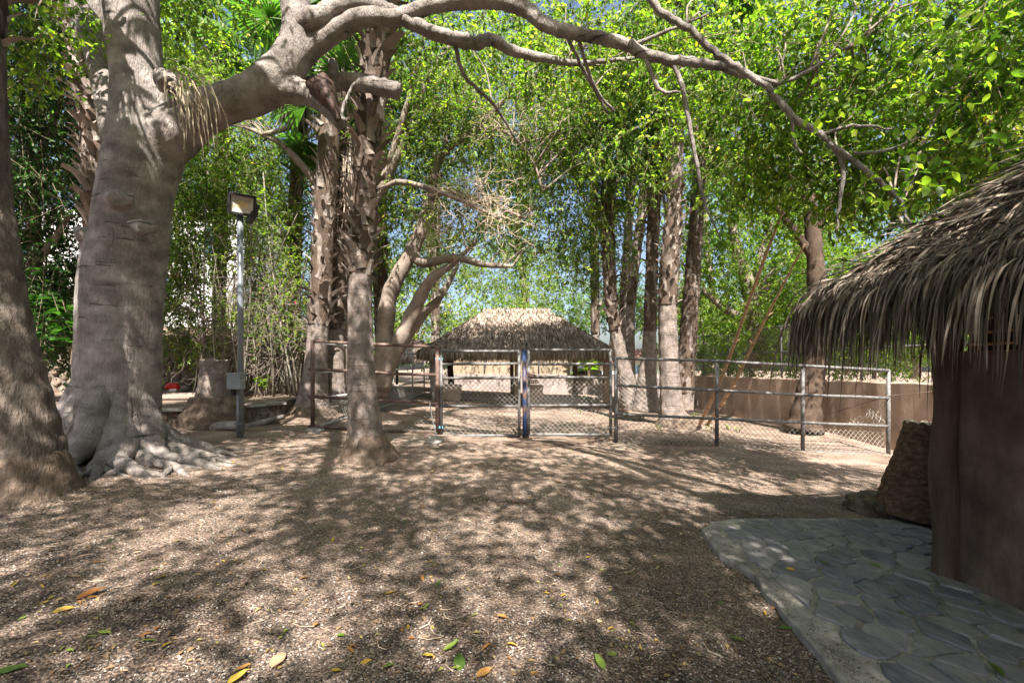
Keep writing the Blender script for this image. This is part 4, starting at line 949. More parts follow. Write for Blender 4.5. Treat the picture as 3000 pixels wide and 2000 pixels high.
# ------------------------------------------------------------------ the large grey ficus on the left
fic = empty('ficus_tree', 'large smooth grey ficus with buttress roots and a limb arching to the right', 'tree', (-5.6, 6.45, 0.2))
Y0 = 6.45
main = limb([(350, 1345, Y0, 150), (348, 1270, Y0, 126), (348, 1150, Y0, 116), (350, 1000, Y0, 115), (360, 850, Y0, 112), (382, 700, Y0, 106), (402, 560, Y0, 102), (424, 440, Y0, 108), (420, 340, Y0, 92), (402, 220, Y0, 74), (388, 100, Y0, 76), (380, 0, Y0, 82), (374, -160, Y0, 84), (360, -420, Y0, 70)], 7)
stem2 = limb([(268, 1300, 6.35, 85), (262, 1150, 6.35, 52), (268, 950, 6.35, 46), (272, 800, 6.35, 44), (282, 700, 6.4, 40)], 6)
stem3 = limb([(350, 430, 6.6, 46), (325, 300, 6.8, 40), (298, 190, 7.0, 38), (266, 80, 7.1, 44), (236, -10, 7.2, 54), (180, -260, 7.4, 50)], 6)
limbR = limb([(420, 470, Y0, 80), (500, 395, 6.42, 80), (570, 345, 6.4, 66), (650, 312, 6.38, 61), (730, 285, 6.35, 62), (800, 242, 6.3, 64), (850, 180, 6.25, 60), (872, 100, 6.2, 50), (866, 20, 6.2, 46), (856, -80, 6.2, 46), (850, -300, 6.2, 44)], 6)
limbA = limb([(840, 200, 6.27, 44), (905, 150, 6.25, 36), (960, 108, 6.2, 31), (1025, 65, 6.15, 28), (1090, 48, 6.1, 27), (1160, 52, 6.05, 27), (1235, 26, 6.0, 25), (1310, 8, 5.95, 25), (1400, 2, 5.9, 24), (1500, 8, 5.8, 22)], 6)
stubL = limb([(780, 262, 6.33, 46), (870, 268, 6.28, 38), (930, 290, 6.2, 32), (975, 332, 6.12, 27), (1003, 366, 6.08, 23)], 6)
mb = MB()
main[:, 3] *= np.where(main[:, 2] > .9, .88, .86); stem2[:, 3] *= .8; stem3[:, 3] *= .9; limbR[:, 3] *= .9; limbA[:, 3] *= .92; stubL[:, 3] *= .9
MB().tube(stem3[:, :3], stem3[:, 3], 24, rf=lambda t, th, p: 1 + .05 * np.sin(3 * th + 7 * t) + .03 * np.sin(7 * th + 19 * t)).build('branch', M['ficus'], fic, smooth=True)
for sp, nn in ((main, 28), (stem2, 16), (limbR, 20), (limbA, 14), (stubL, 14)): mb.tube(sp[:, :3], sp[:, 3], nn)
for pts_, rr_ in (([P(300, 572, 6.08), P(342, 584, 5.95), P(392, 592, 6.0)], [.05, .135, .05]), ([P(376, 652, 6.0), P(420, 668, 5.93), P(464, 672, 6.06)], [.05, .12, .05]), ([P(470, 215, 6.12), P(492, 245, 6.02), P(505, 275, 6.1)], [.07, .13, .07]), ([P(226, 672, 6.3), P(252, 690, 6.2), P(280, 700, 6.2)], [.06, .1, .06])): mb.tube(pts_, rr_, 12)
kn = [(P(350, 582, 5.86), .10, -.03), (P(424, 668, 5.84), .09, -.02), (P(240, 700, 6.2), .12, .06), (P(485, 245, Y0 - .3), .10, .12), (P(365, 1180, Y0 - .5), .10, .05), (P(330, 1030, Y0 - .5), .14, .03)]
def fdisp(p, n):
    d = 0.022 * nz(p, 1.7) + 0.010 * noise.noise(Vector((p.x * 7, p.y * 7, p.z * 1.6)))
    if p.z < 2.6: d += -0.028 * max(0, noise.noise(Vector((p.x * 3.2, p.y * 3.2, p.z * .5))) - .05) * 2
    w = noise.noise(Vector((p.x * 1.5, p.y * 1.5, p.z * 14)));  d += 0.004 * max(0, w) + 0.004 * noise.noise(Vector((p.x * 16, p.y * 16, p.z * 5)))
    for q, s, a in kn:
        r = (p - q).length
        if r < s * 3: d += a * (math.exp(-(r / s) ** 2) - .55 * math.exp(-(r / (s * .45)) ** 2))
    if p.z < 1.2: d += 0.02 * nz(p, 4) * (1.2 - p.z)
    return d
me = remeshed(mb, 0.030, 2, fdisp, ORG[fic], 'trunk'); link('trunk', me, M['ficus'], fic)
knot = MB()                                # open hollow knot where a limb was lost
for k in range(3): knot.tube([P(488, 240, Y0 - .42) + Vector(((.11 - .03 * k) * math.cos(t), -.03 * k, (.13 - .035 * k) * math.sin(t))) for t in np.linspace(0, 6.28, 15)], .035 - .006 * k, 7, cap=False)
knot.build('knot_hole', M['ficus'], fic, smooth=True)
def ficus_root(a, h0, L, r, fork=True):
    d = Vector((math.cos(a), math.sin(a), 0)); s = Vector((-d.y, d.x, 0)); c = Vector((-5.6, 6.45, 0)); w = random.uniform(-1, 1); ctrl = []
    for t, hz, rr, wob in ((.34, h0, .8, 0), (.52, h0 * .52, 1, 0), (.74, h0 * .22, .95, .05), (1.0, .07, .78, .14), (1.0 + .3 * L, .05, .58, .10), (1.0 + .62 * L, .035, .40, -.08), (1 + .9 * L, .0, .24, -.14), (1 + 1.1 * L, -.05, .12, -.1)):
        q = c + d * t + s * (wob * w + random.gauss(0, .025)); q.z = float(gz(q.x, q.y)) + hz + random.gauss(0, .012); ctrl.append((q.x, q.y, q.z, r * rr * random.uniform(.9, 1.1)))
    sp = spline(ctrl, 7); sd = random.uniform(0, 9)
    def rf(t, th, p): return np.array([1 + .16 * noise.noise(Vector((math.cos(b) * 1.4 + sd, math.sin(b) * 1.4, t * 9))) + .07 * noise.noise(Vector((math.cos(b) * 4 + sd, math.sin(b) * 4, t * 30))) for b in th])
    MB().tube(sp[:, :3], sp[:, 3], 20, rf=rf).build('root', M['ficus'], fic, smooth=True)
    if fork and L > .35:
        for sg in (-1, 1):
            k = random.randint(24, 34); q = Vector(sp[k, :3]); e = d * random.uniform(.3, .55) + s * sg * random.uniform(.25, .5); cc = []
            for t in (0, .35, .7, 1): x = q + e * t; x.z = float(gz(x.x, x.y)) + (.05 * (1 - t) - .03 * t) if t else q.z; cc.append((x.x, x.y, x.z, sp[k, 3] * .75 * (1 - .75 * t)))
            s2 = spline(cc, 5); MB().tube(s2[:, :3], s2[:, 3], 10, rf=lambda t, th, p: 1 + .1 * np.sin(3 * th + 11 * t)).build('root', M['ficus'], fic, smooth=True)
for a, h0, L, r in ((-178, .5, .3, .13), (-160, .75, .35, .14), (-144, .9, .45, .15), (-128, 1.0, .5, .15), (-113, .8, .55, .13), (-100, 1.05, .6, .16), (-86, .8, .65, .13), (-72, 1.1, .75, .16), (-57, .8, .7, .13), (-43, 1.0, .85, .15), (-29, .75, .8, .13), (-15, .9, .8, .14), (2, .6, .6, .12), (25, .6, .4, .12)):
    ficus_root(math.radians(a), h0, L, r)
def br(pix, name='branch', m='ficus', n=12, k=6, o=fic):
    sp = limb(pix, k); sp[:, :3] += rng.normal(0, .006, sp[:, :3].shape)
    MB().tube(sp[:, :3], sp[:, 3] * (1 + .05 * np.sin(np.arange(len(sp)) * 1.7)), n).build(name, M[m], o, smooth=True); return sp
anch = [limbR[-8:], limbA, main[-10:], stem3[-10:]]
for ctrl in ([(-5.6, 6.45, 8.2, .3), (-4.6, 5.2, 9.0, .2), (-3.2, 3.0, 9.4, .15), (-2.2, .4, 9.2, .11), (-1.4, -2.2, 9.0, .06)], [(-5.6, 6.45, 8.2, .28), (-3.4, 5.4, 9.6, .2), (-.4, 3.6, 10.0, .15), (2.4, 1.0, 9.6, .11), (4.6, -1.8, 9.0, .06)],
             [(-5.65, 6.5, 7.6, .26), (-6.4, 5.0, 8.8, .17), (-6.8, 2.4, 9.3, .12), (-6.2, -.6, 9.0, .06)], [(2.4, 1.0, 9.6, .1), (3.2, -1.2, 8.6, .08), (3.0, -3.4, 8.0, .05)]):
    sp = spline(ctrl, 8); MB().tube(sp[:, :3], sp[:, 3], 12).build('branch', M['ficus'], fic, smooth=True); anch.append(sp)
anch.append(br([(1480, 6, 5.83, 23), (1545, 30, 5.75, 22), (1600, 75, 5.65, 20), (1680, 98, 5.55, 18), (1760, 112, 5.45, 17), (1840, 132, 5.4, 17), (1890, 160, 5.35, 15), (1970, 178, 5.3, 14), (2080, 190, 5.2, 12), (2190, 225, 5.1, 9)]))
anch.append(br([(1880, -60, 5.0, 11), (1930, 30, 5.0, 11), (2010, 80, 4.95, 10), (2090, 150, 4.9, 10), (2170, 205, 4.85, 9.5), (2250, 258, 4.8, 9), (2320, 340, 4.75, 9), (2400, 395, 4.7, 8.5), (2470, 450, 4.65, 8), (2560, 520, 4.6, 7), (2630, 585, 4.6, 5.5), (2680, 690, 4.6, 3)]))
anch.append(br([(1180, 55, 6.02, 18), (1240, 88, 6.1, 16), (1310, 112, 6.2, 18), (1390, 128, 6.25, 18), (1440, 116, 6.3, 17), (1500, 150, 6.35, 15), (1600, 172, 6.4, 12), (1700, 186, 6.5, 8), (1860, 170, 6.6, 5)]))
anch.append(br([(1150, 30, 6.1, 14), (1210, 62, 6.05, 16), (1270, 92, 6.0, 15), (1330, 106, 5.95, 14), (1373, 112, 5.92, 12)]))
anch.append(br([(868, 70, 6.15, 34), (930, 55, 6.1, 32), (1000, 20, 6.1, 28), (1070, 12, 6.1, 26), (1130, 32, 6.12, 22), (1170, 45, 6.1, 18)]))
br([(905, 250, 6.6, 20), (985, 240, 6.6, 24), (1060, 244, 6.55, 25), (1120, 256, 6.5, 25), (1172, 268, 6.5, 24)], 'cut_limb')
br([(978, 240, 6.55, 15), (975, 200, 6.55, 14), (972, 178, 6.55, 9)], 'cut_limb')
for pix in ([(1330, 115, 6.2, 7), (1360, 220, 6.5, 6), (1440, 300, 6.8, 5), (1520, 420, 7.2, 3)], [(1690, 95, 5.5, 6), (1740, 250, 5.9, 5), (1800, 330, 6.2, 4)], [(1660, 100, 5.6, 6), (1710, 210, 6.0, 5), (1780, 330, 6.6, 3)],
            [(1890, 160, 5.35, 6), (1930, 260, 5.3, 6), (1990, 272, 5.2, 3)], [(1970, 178, 5.3, 8), (2000, 260, 5.3, 7), (2030, 420, 5.3, 6), (2060, 580, 5.3, 4), (2110, 700, 5.3, 2)],
            [(2440, 430, 4.7, 8), (2470, 490, 4.7, 7), (2460, 590, 4.7, 5), (2450, 680, 4.7, 3)], [(2190, 220, 5.1, 6), (2300, 240, 5, 6), (2420, 175, 4.9, 5), (2540, 110, 4.8, 3)],
            [(2400, 395, 4.7, 6), (2500, 370, 4.5, 5), (2620, 380, 4.3, 3)], [(2320, 340, 4.75, 6), (2330, 420, 4.8, 4), (2350, 450, 4.8, 3)], [(2500, 450, 4.6, 5), (2600, 440, 4.4, 4), (2700, 400, 4.2, 3)],
            [(1850, 135, 5.4, 6), (1960, 90, 5.3, 5), (2080, 40, 5.2, 3)], [(1000, 366, 6.08, 4), (1010, 300, 6.2, 4), (1040, 240, 6.3, 3)]):
    anch.append(br(pix, n=7, k=5))
anchors = np.concatenate(anch)
ov = [Wd(-2.6, -1.4, 7.4, 2.6, 2.0, .7, 1.2), Wd(1.0, -2.2, 7.2, 3.0, 2.2, .7, 1.8), Wd(-6.4, 1.0, 7.8, 2.4, 2.4, .9, 1.4), Wd(-6.0, 3.4, 9.2, 2.4, 2.0, .8, .9), Wd(4.6, -1.4, 7.0, 2.0, 2.0, .6, 1.9), Wd(1.5, 1.7, 8.4, 4.4, 1.6, .6, 2.0), Wd(-1, -4.7, 7.0, 4, 1.5, .8, 1.3), Wd(5, -4.2, 7.0, 3, 1.6, .8, 1.3),
      Wd(6.8, .6, 8.0, 2.4, 1.8, .7, 1.3), Wd(2.8, -2.0, 6.8, 1.6, 2.0, .5, 2.2), Wd(-5.2, -1.4, 7.2, 2.2, 2.0, .7, 1.6), Wd(-2.6, 2.0, 8.6, 2.6, 1.7, .6, 1.3), Wd(.3, .1, 7.8, 4.2, 1.0, .5, 1.6), Wd(2.5, -3.0, 6.5, 1.5, 1.6, .5, 1.8), Wd(-5.5, .6, 7.6, 2.2, 1.2, .5, .8)]
f1 = build_crown(fic, ov, 960, 14, 11, 0.10, 0.22, M['leaf'], name='crown', cut=clear_view, tw_len=.42)
vis = [E(2620, 100, 6.0, 420, 200, .9, 2.0), E(2330, 300, 6.2, 260, 200, .8, 1.4), E(2760, 400, 5.4, 220, 150, .6, 1.2), E(2050, 130, 7.0, 240, 200, .8, 1.0), E(2900, 120, 4.6, 170, 190, .5, .9), E(2330, 480, 6.6, 200, 90, .8, .7), E(2560, 520, 6.2, 150, 90, .6, .6),
       E(1700, 100, 7.2, 300, 170, .8, 1.0), E(1350, 60, 7.6, 260, 150, .8, .7), E(70, 60, 6.2, 220, 110, .7, .8), E(560, -60, 7.2, 260, 120, .8, .5), E(2130, 400, 6.6, 180, 160, .8, .7)]
f2 = build_crown(fic, vis, 560, 7, 13, 0.078, 0.27, M['leaf'], name='crown', fine=True, cut=clear_view, tw_len=.5, wr=.56)
boughs(fic, f2, anchors, 48, .011, cut=clear_view); boughs(fic, f1, anchors, 60, .02, cut=clear_view)
def leaf_one(seed):
    r = random.Random(seed); mb = MB(); n = 6; V = [(0, 0, 0)]; fs = []
    for i in range(1, n):
        t = i / n; w = .29 * math.sin(math.pi * t ** .85) ** .9; z = .10 * t * t * r.uniform(-1.5, .5)
        V += [(t, -w, z + .06), (t, 0, z), (t, w, z + .06 * r.uniform(.5, 1.5))]
    V.append((1.04, 0, -.12))
    fs = [(0, 2, 1), (0, 3, 2)]
    for i in range(n - 2):
        a = 1 + 3 * i; fs += [(a, a + 1, a + 4, a + 3), (a + 1, a + 2, a + 5, a + 4)]
    a = 1 + 3 * (n - 2); e = len(V) - 1; fs += [(a, a + 1, e), (a + 1, a + 2, e)]
    return mb.add(V, fs)
lm = []
for s in range(4):
    me = leaf_one(s).mesh('leaf', smooth=True); me.materials.append(M['leaf_obj']); lm.append(me)
C = []                                     # the leaves that show largest, one by one
for a in (E(2880, 150, 3.2, 150, 200, .35), E(2800, 420, 3.3, 190, 130, .35), E(2600, 300, 3.9, 260, 180, .4), E(2650, 540, 4.1, 130, 80, .3), E(2420, 230, 4.3, 230, 200, .4)):
    for _ in range(60): C.append(a[0] + a[1] * unit(rng.normal(size=3)) * rng.random() ** .4)
C = np.array(C); C = C[clear_view(C)]
for c in C:
    o = link('leaf', random.choice(lm), None, fic); o.location = Vector(c) - ORG[fic]; o.scale = [random.uniform(.06, .10)] * 3
    o.rotation_euler = (random.gauss(0, .5), random.uniform(.1, 1.1), random.uniform(0, 6.28))

# strips of a dry palm frond caught in the crotch, and a red-brown palm sheath on the stub
n_ = 46; S = np.array([tuple(P(random.uniform(478, 585), random.uniform(205, 262), 5.95 + random.uniform(-.06, .06))) for _ in range(n_)])
Dv = np.stack([rng.uniform(.0, .7, n_), rng.uniform(-.35, .1, n_), rng.uniform(-.3, .4, n_)], 1)
V, Fa, R = blades(S, Dv, np.tile((0, -1.0, .2), (n_, 1)), rng.uniform(.45, 1.2, n_), rng.uniform(.012, .03, n_), 8, 4.5, .35)
tag(part_fast('dry_palm_frond', V, Fa, M['straw'], rnd=R), 'dry straw coloured palm frond strips hanging from the crotch of the grey ficus', 'palm frond')
sh = MB(); V = []; nu, nv = 13, 7
for i in range(nu):
    t = i / (nu - 1); u = 922 + 70 * t + 6 * math.sin(3 * t); v = 228 + 126 * t; hw = (26 + 14 * math.sin(math.pi * min(1, t * 1.6))) * (1 - t) ** .75 + 3
    for j in range(nv):
        s = j / (nv - 1) * 2 - 1; du, dv = hw * s * .84, -hw * s * .45
        V.append(P(u + du + random.gauss(0, 1.0), v + dv + random.gauss(0, 1.0), 5.93 + .10 * (1 - s * s) * (1 if t > .1 else .6) * -1 + .05 * abs(s) + .02 * math.sin(5 * s + 6 * t)))
sh.add(V, [(i * nv + j, i * nv + j + 1, (i + 1) * nv + j + 1, (i + 1) * nv + j) for i in range(nu - 1) for j in range(nv - 1)])
so = sh.build('palm_sheath', M['sheath'], smooth=True); tag(so, 'red brown dry palm sheath draped over the sawn limb stub', 'palm sheath')
sm_ = so.modifiers.new('thick', 'SOLIDIFY'); sm_.thickness = .02

# ------------------------------------------------------------------ palms
def boot_mesh(seed):
    r = random.Random(seed); mb = MB(); V = []; n = 5; L = 1.0
    tw = r.uniform(-.5, .5); curl = r.uniform(.25, 1.0); skew = r.uniform(-.25, .25)
    for i in range(n):
        t = i / (n - 1); w = (.25 * (1 - t) + .12 * t) * (1 + .15 * r.uniform(-1, 1)); th = .07 * (1 - .6 * t)
        x = .10 + curl * .5 * t ** 1.7; z = -.1 + t * L * (1 - .12 * t); a = tw * t
        for (px, py) in ((.0, -w), (th + .06 * (1 - t), 0), (.0, w), (-th * .6, 0)):
            V.append((x + px * math.cos(a) - py * math.sin(a) * .5, py * math.cos(a) + skew * t, z + (r.uniform(-.08, .08) if i == n - 1 else 0)))
    fs = [(4 * i + k, 4 * i + (k + 1) % 4, 4 * i + 4 + (k + 1) % 4, 4 * i + 4 + k) for i in range(n - 1) for k in range(4)] + [(3, 2, 1, 0), tuple(4 * (n - 1) + k for k in range(4))]
    mb.add(V, fs); me = mb.mesh('leaf_base'); me.materials.append(M['boot']); return me
BOOTS = [boot_mesh(s) for s in range(10)]
def frond_mesh(seed, dead=False):
    r = random.Random(seed); mb = MB(); L = 1.15
    pts = [(0, 0, 0), (.5, 0, .06), (L, 0, .02 if not dead else -.1)]
    mb.tube(pts, [.03, .022, .014], 5)
    nf = 30
    for i in range(nf):
        a = (i / (nf - 1) - .5) * math.radians(230); R = .95 * (1 - .18 * abs(math.sin(a / 1.6))) * r.uniform(.85, 1.08); w = .034
        d = Vector((math.cos(a), math.sin(a), .18 * math.cos(a * 1.5))); s = Vector((-d.y, d.x, 0)).normalized(); c = Vector((L, 0, .02))
        V = []
        for k, t in enumerate((.04, .5, .8, 1.0)):
            dr = (.0, .02, .13, .30 if not dead else .5)[k] * r.uniform(.6, 1.4); q = c + d * (R * t) - Vector((0, 0, dr)); ww = w * (.35, 1.25, .8, .12)[k]
            V += [q - s * ww + Vector((0, 0, .012)), q + s * ww - Vector((0, 0, .012))]
        mb.add(V, [(2 * k, 2 * k + 1, 2 * k + 3, 2 * k + 2) for k in range(3)])
    me = mb.mesh('frond'); me.materials.append(M['frond_dead' if dead else 'frond']); return me
FR = [frond_mesh(s) for s in range(3)]; FRD = [frond_mesh(10 + s, True) for s in range(2)]
def palm(label, pix, boot_t=None, nb=0, bsc=.26, parts=True, flare=None, crown=None, m='palm', wrap=False, group=None, nrad=24, cs=1.0):
    sp = limb(pix, 8); base = Vector(sp[0, :3]); o = empty('palm_tree', label, 'palm', base, group)
    seed = random.uniform(0, 50)
    def rf(t, th, p):
        return 1 + .03 * np.sin(5 * th + 3 * math.sin(t * 9 + seed)) + .02 * np.sin(11 * th + seed + t * 5) + .025 * math.sin(t * 140) * (0.4 + .6 * np.sin(th * 2 + seed))
    pts = spline(sp[::2], 7) if len(sp) > 6 else sp
    MB().tube(pts[:, :3], pts[:, 3], nrad, rf=rf).build('trunk', M[m], o, smooth=True)
    if flare:
        fb, fh = flare; k = 14; fp = []; fr_ = []
        for i in range(k):
            t_ = i / (k - 1); z = base.z - .12 + (fh + .12) * t_; zz = max(z, base.z); j = min(max(int(np.searchsorted(pts[:, 2], zz)), 1), len(pts) - 1)
            w_ = (zz - pts[j - 1, 2]) / max(pts[j, 2] - pts[j - 1, 2], 1e-6); cpt = pts[j - 1] + (pts[j] - pts[j - 1]) * w_
            fp.append((cpt[0], cpt[1], z)); fr_.append(cpt[3] * (.99 + (fb - .9) * (1 - t_) ** .7))
        def rf2(t, th, p): return 1 + (1 - t) * (.08 * np.sin(4 * th + seed) + .06 * np.sin(9 * th + seed * 2)) + .09 * np.array([noise.noise(Vector((math.cos(a) * 4, math.sin(a) * 4, p[2] * 9 + seed))) for a in th])
        MB().tube(fp, fr_, 40, rf=rf2).build('root_mass', M['palm_root'], o, smooth=True)
    if boot_t:
        i0, i1 = int(boot_t[0] * (len(pts) - 1)) + 1, max(int(boot_t[1] * (len(pts) - 1)), int(boot_t[0] * (len(pts) - 1)) + 3)
        MB().tube(pts[i0:i1 + 1, :3], pts[i0:i1 + 1, 3] * 1.02 + .004, 18, rf=lambda t, th, p: 1 + .05 * np.sin(3 * th + 30 * t)).build('fibre_sleeve', M['palm_dark'], o, smooth=True)
        N = len(pts); Vb = []; Fb = []; Rb = []; base_i = 0
        for i in range(nb):
            t = boot_t[0] + (boot_t[1] - boot_t[0]) * (i + .5) / nb; x = t * (N - 1); k = min(int(x), N - 2); w = x - k
            c = pts[k] * (1 - w) + pts[k + 1] * w; a = i * 2.39996 + random.gauss(0, .25)
            d = Vector(pts[k + 1, :3] - pts[k, :3]).normalized()
            q = d.to_track_quat('Z', 'X').to_matrix() @ Matrix.Rotation(a, 3, 'Z') @ Matrix.Rotation(random.gauss(.38, .24), 3, 'Y') @ Matrix.Rotation(random.gauss(0, .22), 3, 'X')
            s = bsc * random.uniform(.75, 1.3) * (1.0 if random.random() > .06 else 1.6)
            rad = d.to_track_quat('Z', 'X').to_matrix() @ Vector((math.cos(a), math.sin(a), 0)) * (c[3] * .86)
            loc = Vector(c[:3]) + rad; me = BOOTS[random.randrange(len(BOOTS))]
            if parts:
                ob = link('leaf_base', me, None, o); ob.location = loc - base; ob.rotation_euler = q.to_euler(); ob.scale = (s, s, s)
            else:
                R4 = q * s
                Vb += [tuple(R4 @ v.co + loc) for v in me.vertices]; fl = [tuple(j + base_i for j in p.vertices) for p in me.polygons]; Fb += fl; Rb += [random.random()] * len(fl); base_i = len(Vb)
        if not parts:
            me = bpy.data.meshes.new('leaf_bases'); me.from_pydata([tuple(Vector(v) - base) for v in Vb], [], Fb)
            at = me.attributes.new('rnd', 'FLOAT', 'FACE'); at.data.foreach_set('value', np.array(Rb, np.float32))
            ob = link('leaf_bases', me, M['boot_s'], o); ob['kind'] = 'stuff'
    if wrap:
        Vw = []; h = .95; k = int(len(pts) * .35); zs = pts[:, 2]
        def at_(th, z):
            i = min(max(int(np.searchsorted(zs, z)), 1), len(pts) - 1); c = pts[i - 1] + (pts[i] - pts[i - 1]) * ((z - zs[i - 1]) / max(zs[i] - zs[i - 1], 1e-6)); r = c[3] * 1.09 + .02
            return np.array((c[0] + r * math.cos(th), c[1] + r * math.sin(th), z))
        na = 26; nh_ = 13; A = []; B = []
        for i in range(na):
            for j in range(nh_):
                s0, s1 = (i, i + 1) if (i + j) % 2 == 0 else (i + 1, i)
                A.append(at_(s0 / na * 6.283, zs[0] + .05 + h * j / nh_)); B.append(at_(s1 / na * 6.283, zs[0] + .05 + h * (j + 1) / nh_))
        V, Fa = prisms(A, B, .004); part_fast('wire_wrap', V, Fa, M['wire'], o)
    if crown:
        ng, nd, top = crown; c = Vector(pts[-1, :3])
        if nd:
            ns_ = nd * 16; a_ = rng.uniform(0, 6.28, ns_); rr_ = .12 + .30 * cs * rng.random(ns_) ** .7
            S_ = np.stack([c.x + np.cos(a_) * rr_, c.y + np.sin(a_) * rr_, c.z + .1 - top * 1.3 * rng.random(ns_)], 1)
            V_, F_, R_ = blades(S_, np.stack([np.cos(a_) * .25, np.sin(a_) * .25, -np.ones(ns_)], 1), np.stack([np.cos(a_), np.sin(a_), np.full(ns_, .2)], 1), rng.uniform(.5, 1.1, ns_) * cs, rng.uniform(.02, .045, ns_), 4, .6, .5)
            sk = part_fast('dead_skirt', V_, F_, M['thatch'], o, R_); sk['kind'] = 'stuff'
        for i in range(ng):
            dead = i >= ng; a = random.uniform(0, 6.28)
            el = random.uniform(-.5, 1.2) if not dead else random.uniform(-1.5, -1.05)
            ob = link('frond' if not dead else 'dead_frond', random.choice(FRD if dead else FR), None, o)
            dz = random.uniform(-.1, .35) if not dead else -random.uniform(.0, top)
            ob.location = c - base + Vector((math.cos(a) * .15, math.sin(a) * .15, dz)); ob.rotation_euler = (random.gauss(0, .3), -el, a)
            s = cs * random.uniform(.9, 1.3); ob.scale = (s, s, s)
    return o, pts
palm('massive dark palm trunk with flared root base at the left edge of the foreground', [(52, 1560, 4.45, 146), (50, 1440, 4.45, 126), (36, 1300, 4.45, 108), (14, 1130, 4.45, 96), (-18, 960, 4.45, 86), (-50, 750, 4.45, 80), (-76, 550, 4.45, 76), (-86, 350, 4.45, 75), (-92, 100, 4.45, 74), (-90, -300, 4.45, 76), (-90, -900, 4.45, 72)],
     (.8, 1.0), 40, .26, True, (1.06, .75), (12, 4, .8), m='palm_old', nrad=56)
palm('foreground palm with smooth grey lower trunk and shaggy leaf bases, left of the gates', [(1076, 1338, 7.05, 70), (1072, 1290, 7.05, 54), (1066, 1220, 7.05, 47), (1060, 1120, 7.05, 40), (1056, 1000, 7.05, 36), (1054, 880, 7.05, 34), (1058, 760, 7.05, 33), (1066, 620, 7.05, 34), (1076, 420, 7.05, 34), (1098, 220, 7.05, 35), (1112, 50, 7.05, 36), (1118, -150, 7.05, 36), (1122, -420, 7.05, 35)],
     (.47, 1.0), 280, .25, True, (1.15, .36), (14, 8, .8), m='palm', nrad=48)
palm('palm with dark brown leaf bases behind the corner of the brown fence', [(915, 1222, 11.9, 66), (918, 1170, 11.9, 44), (924, 1080, 11.9, 33), (932, 980, 11.9, 29), (940, 860, 11.9, 29), (948, 700, 11.9, 29), (955, 560, 11.9, 29), (965, 400, 11.9, 29), (978, 240, 11.9, 29), (985, 100, 11.9, 28)], (.36, 1.0), 180, .30, True, (1.2, .3), (14, 10, 1.2), nrad=32)
palm('second palm trunk close behind the dark palm at the brown fence corner', [(985, 1185, 12.6, 34), (984, 1100, 12.6, 24), (986, 980, 12.6, 23), (990, 860, 12.6, 23), (998, 700, 12.6, 24), (1008, 500, 12.6, 25), (1016, 380, 12.6, 25)], (.35, 1.0), 110, .29, True, None, (10, 34, 1.6), nrad=24, cs=1.1)
palm('booted palm trunk rising behind the left of the grey ficus', [(318, 1240, 8.2, 46), (312, 1000, 8.2, 40), (296, 700, 8.2, 36), (290, 520, 8.2, 36), (278, 350, 8.2, 36), (256, 200, 8.2, 36), (240, 60, 8.2, 36), (225, -150, 8.2, 35)], (.3, 1.0), 290, .25, True, None, (12, 6, .8))
palm('shaded palm trunk behind the leaning grey stems', [(1128, 1165, 15.5, 24), (1122, 1000, 15.5, 21), (1116, 850, 15.5, 21), (1112, 650, 15.5, 21), (1108, 450, 15.5, 21), (1105, 200, 15.5, 20)], (.2, 1.0), 130, .3, False, None, (12, 12, 1.2))
palm('largest palm of the right cluster, bare lower trunk and shaggy middle, behind the pipe fence', [(1978, 1252, 12.4, 52), (1968, 1195, 12.4, 34), (1962, 1110, 12.4, 28), (1958, 1000, 12.4, 27), (1956, 900, 12.4, 26), (1962, 780, 12.4, 26), (1970, 680, 12.4, 25), (1976, 580, 12.4, 21), (1980, 460, 12.4, 20), (1984, 300, 12.4, 20), (1988, 120, 12.4, 19)],
     (.40, .75), 130, .24, True, (1.25, .3), (14, 12, 1.4), nrad=36)
palm('leaning palm wrapped in wire mesh beside the right gate post', [(1858, 1192, 14.0, 36), (1842, 1140, 14.0, 28), (1818, 1040, 14.0, 19), (1798, 940, 14.0, 17), (1786, 830, 14.0, 18), (1782, 700, 14.0, 18), (1782, 520, 14.0, 17)], (.45, 1.0), 90, .28, False, None, (12, 6, .8), wrap=True)
palm('wire wrapped palm just left of the largest palm in the right cluster', [(1890, 1205, 13.6, 38), (1894, 1130, 13.6, 29), (1900, 1040, 13.6, 22), (1904, 960, 13.6, 18), (1908, 820, 13.6, 17), (1914, 660, 13.6, 17), (1920, 520, 13.6, 17), (1925, 400, 13.6, 17), (1930, 330, 13.6, 17)], (.36, 1.0), 150, .20, True, None, (10, 30, 1.8), wrap=True)
palm('palm with tight diamond pattern of leaf bases in front of the stucco wall end', [(2000, 1200, 15.0, 30), (2006, 1100, 15.0, 26), (2016, 980, 15.0, 24), (2026, 850, 15.0, 22), (2036, 700, 15.0, 20), (2048, 520, 15.0, 18), (2058, 330, 15.0, 17)], (.08, 1.0), 250, .18, True, None, (12, 10, 1.2))
palm('slender palm leaning right, behind the right cluster', [(1848, 1130, 19, 15), (1846, 1000, 19, 13), (1850, 870, 19, 13), (1866, 730, 19, 13), (1884, 600, 19, 13), (1900, 470, 19, 12), (1910, 350, 19, 12)], (.3, 1.0), 110, .3, False, None, (12, 10, 1.2))
palm('thin distant palm trunk left of the slender leaning palm', [(1822, 1120, 22, 13), (1824, 950, 22, 12), (1834, 780, 22, 12), (1844, 620, 22, 12), (1850, 420, 22, 11)], (.3, 1.0), 100, .32, False, None, (12, 12, 1.2))
palm('distant palm trunk above the left end of the shelter roof', [(1275, 1140, 27, 13), (1276, 950, 27, 12), (1276, 800, 27, 12), (1278, 600, 27, 12), (1280, 300, 27, 11)], (.2, 1.0), 100, .35, False, None, (12, 12, 1.2))
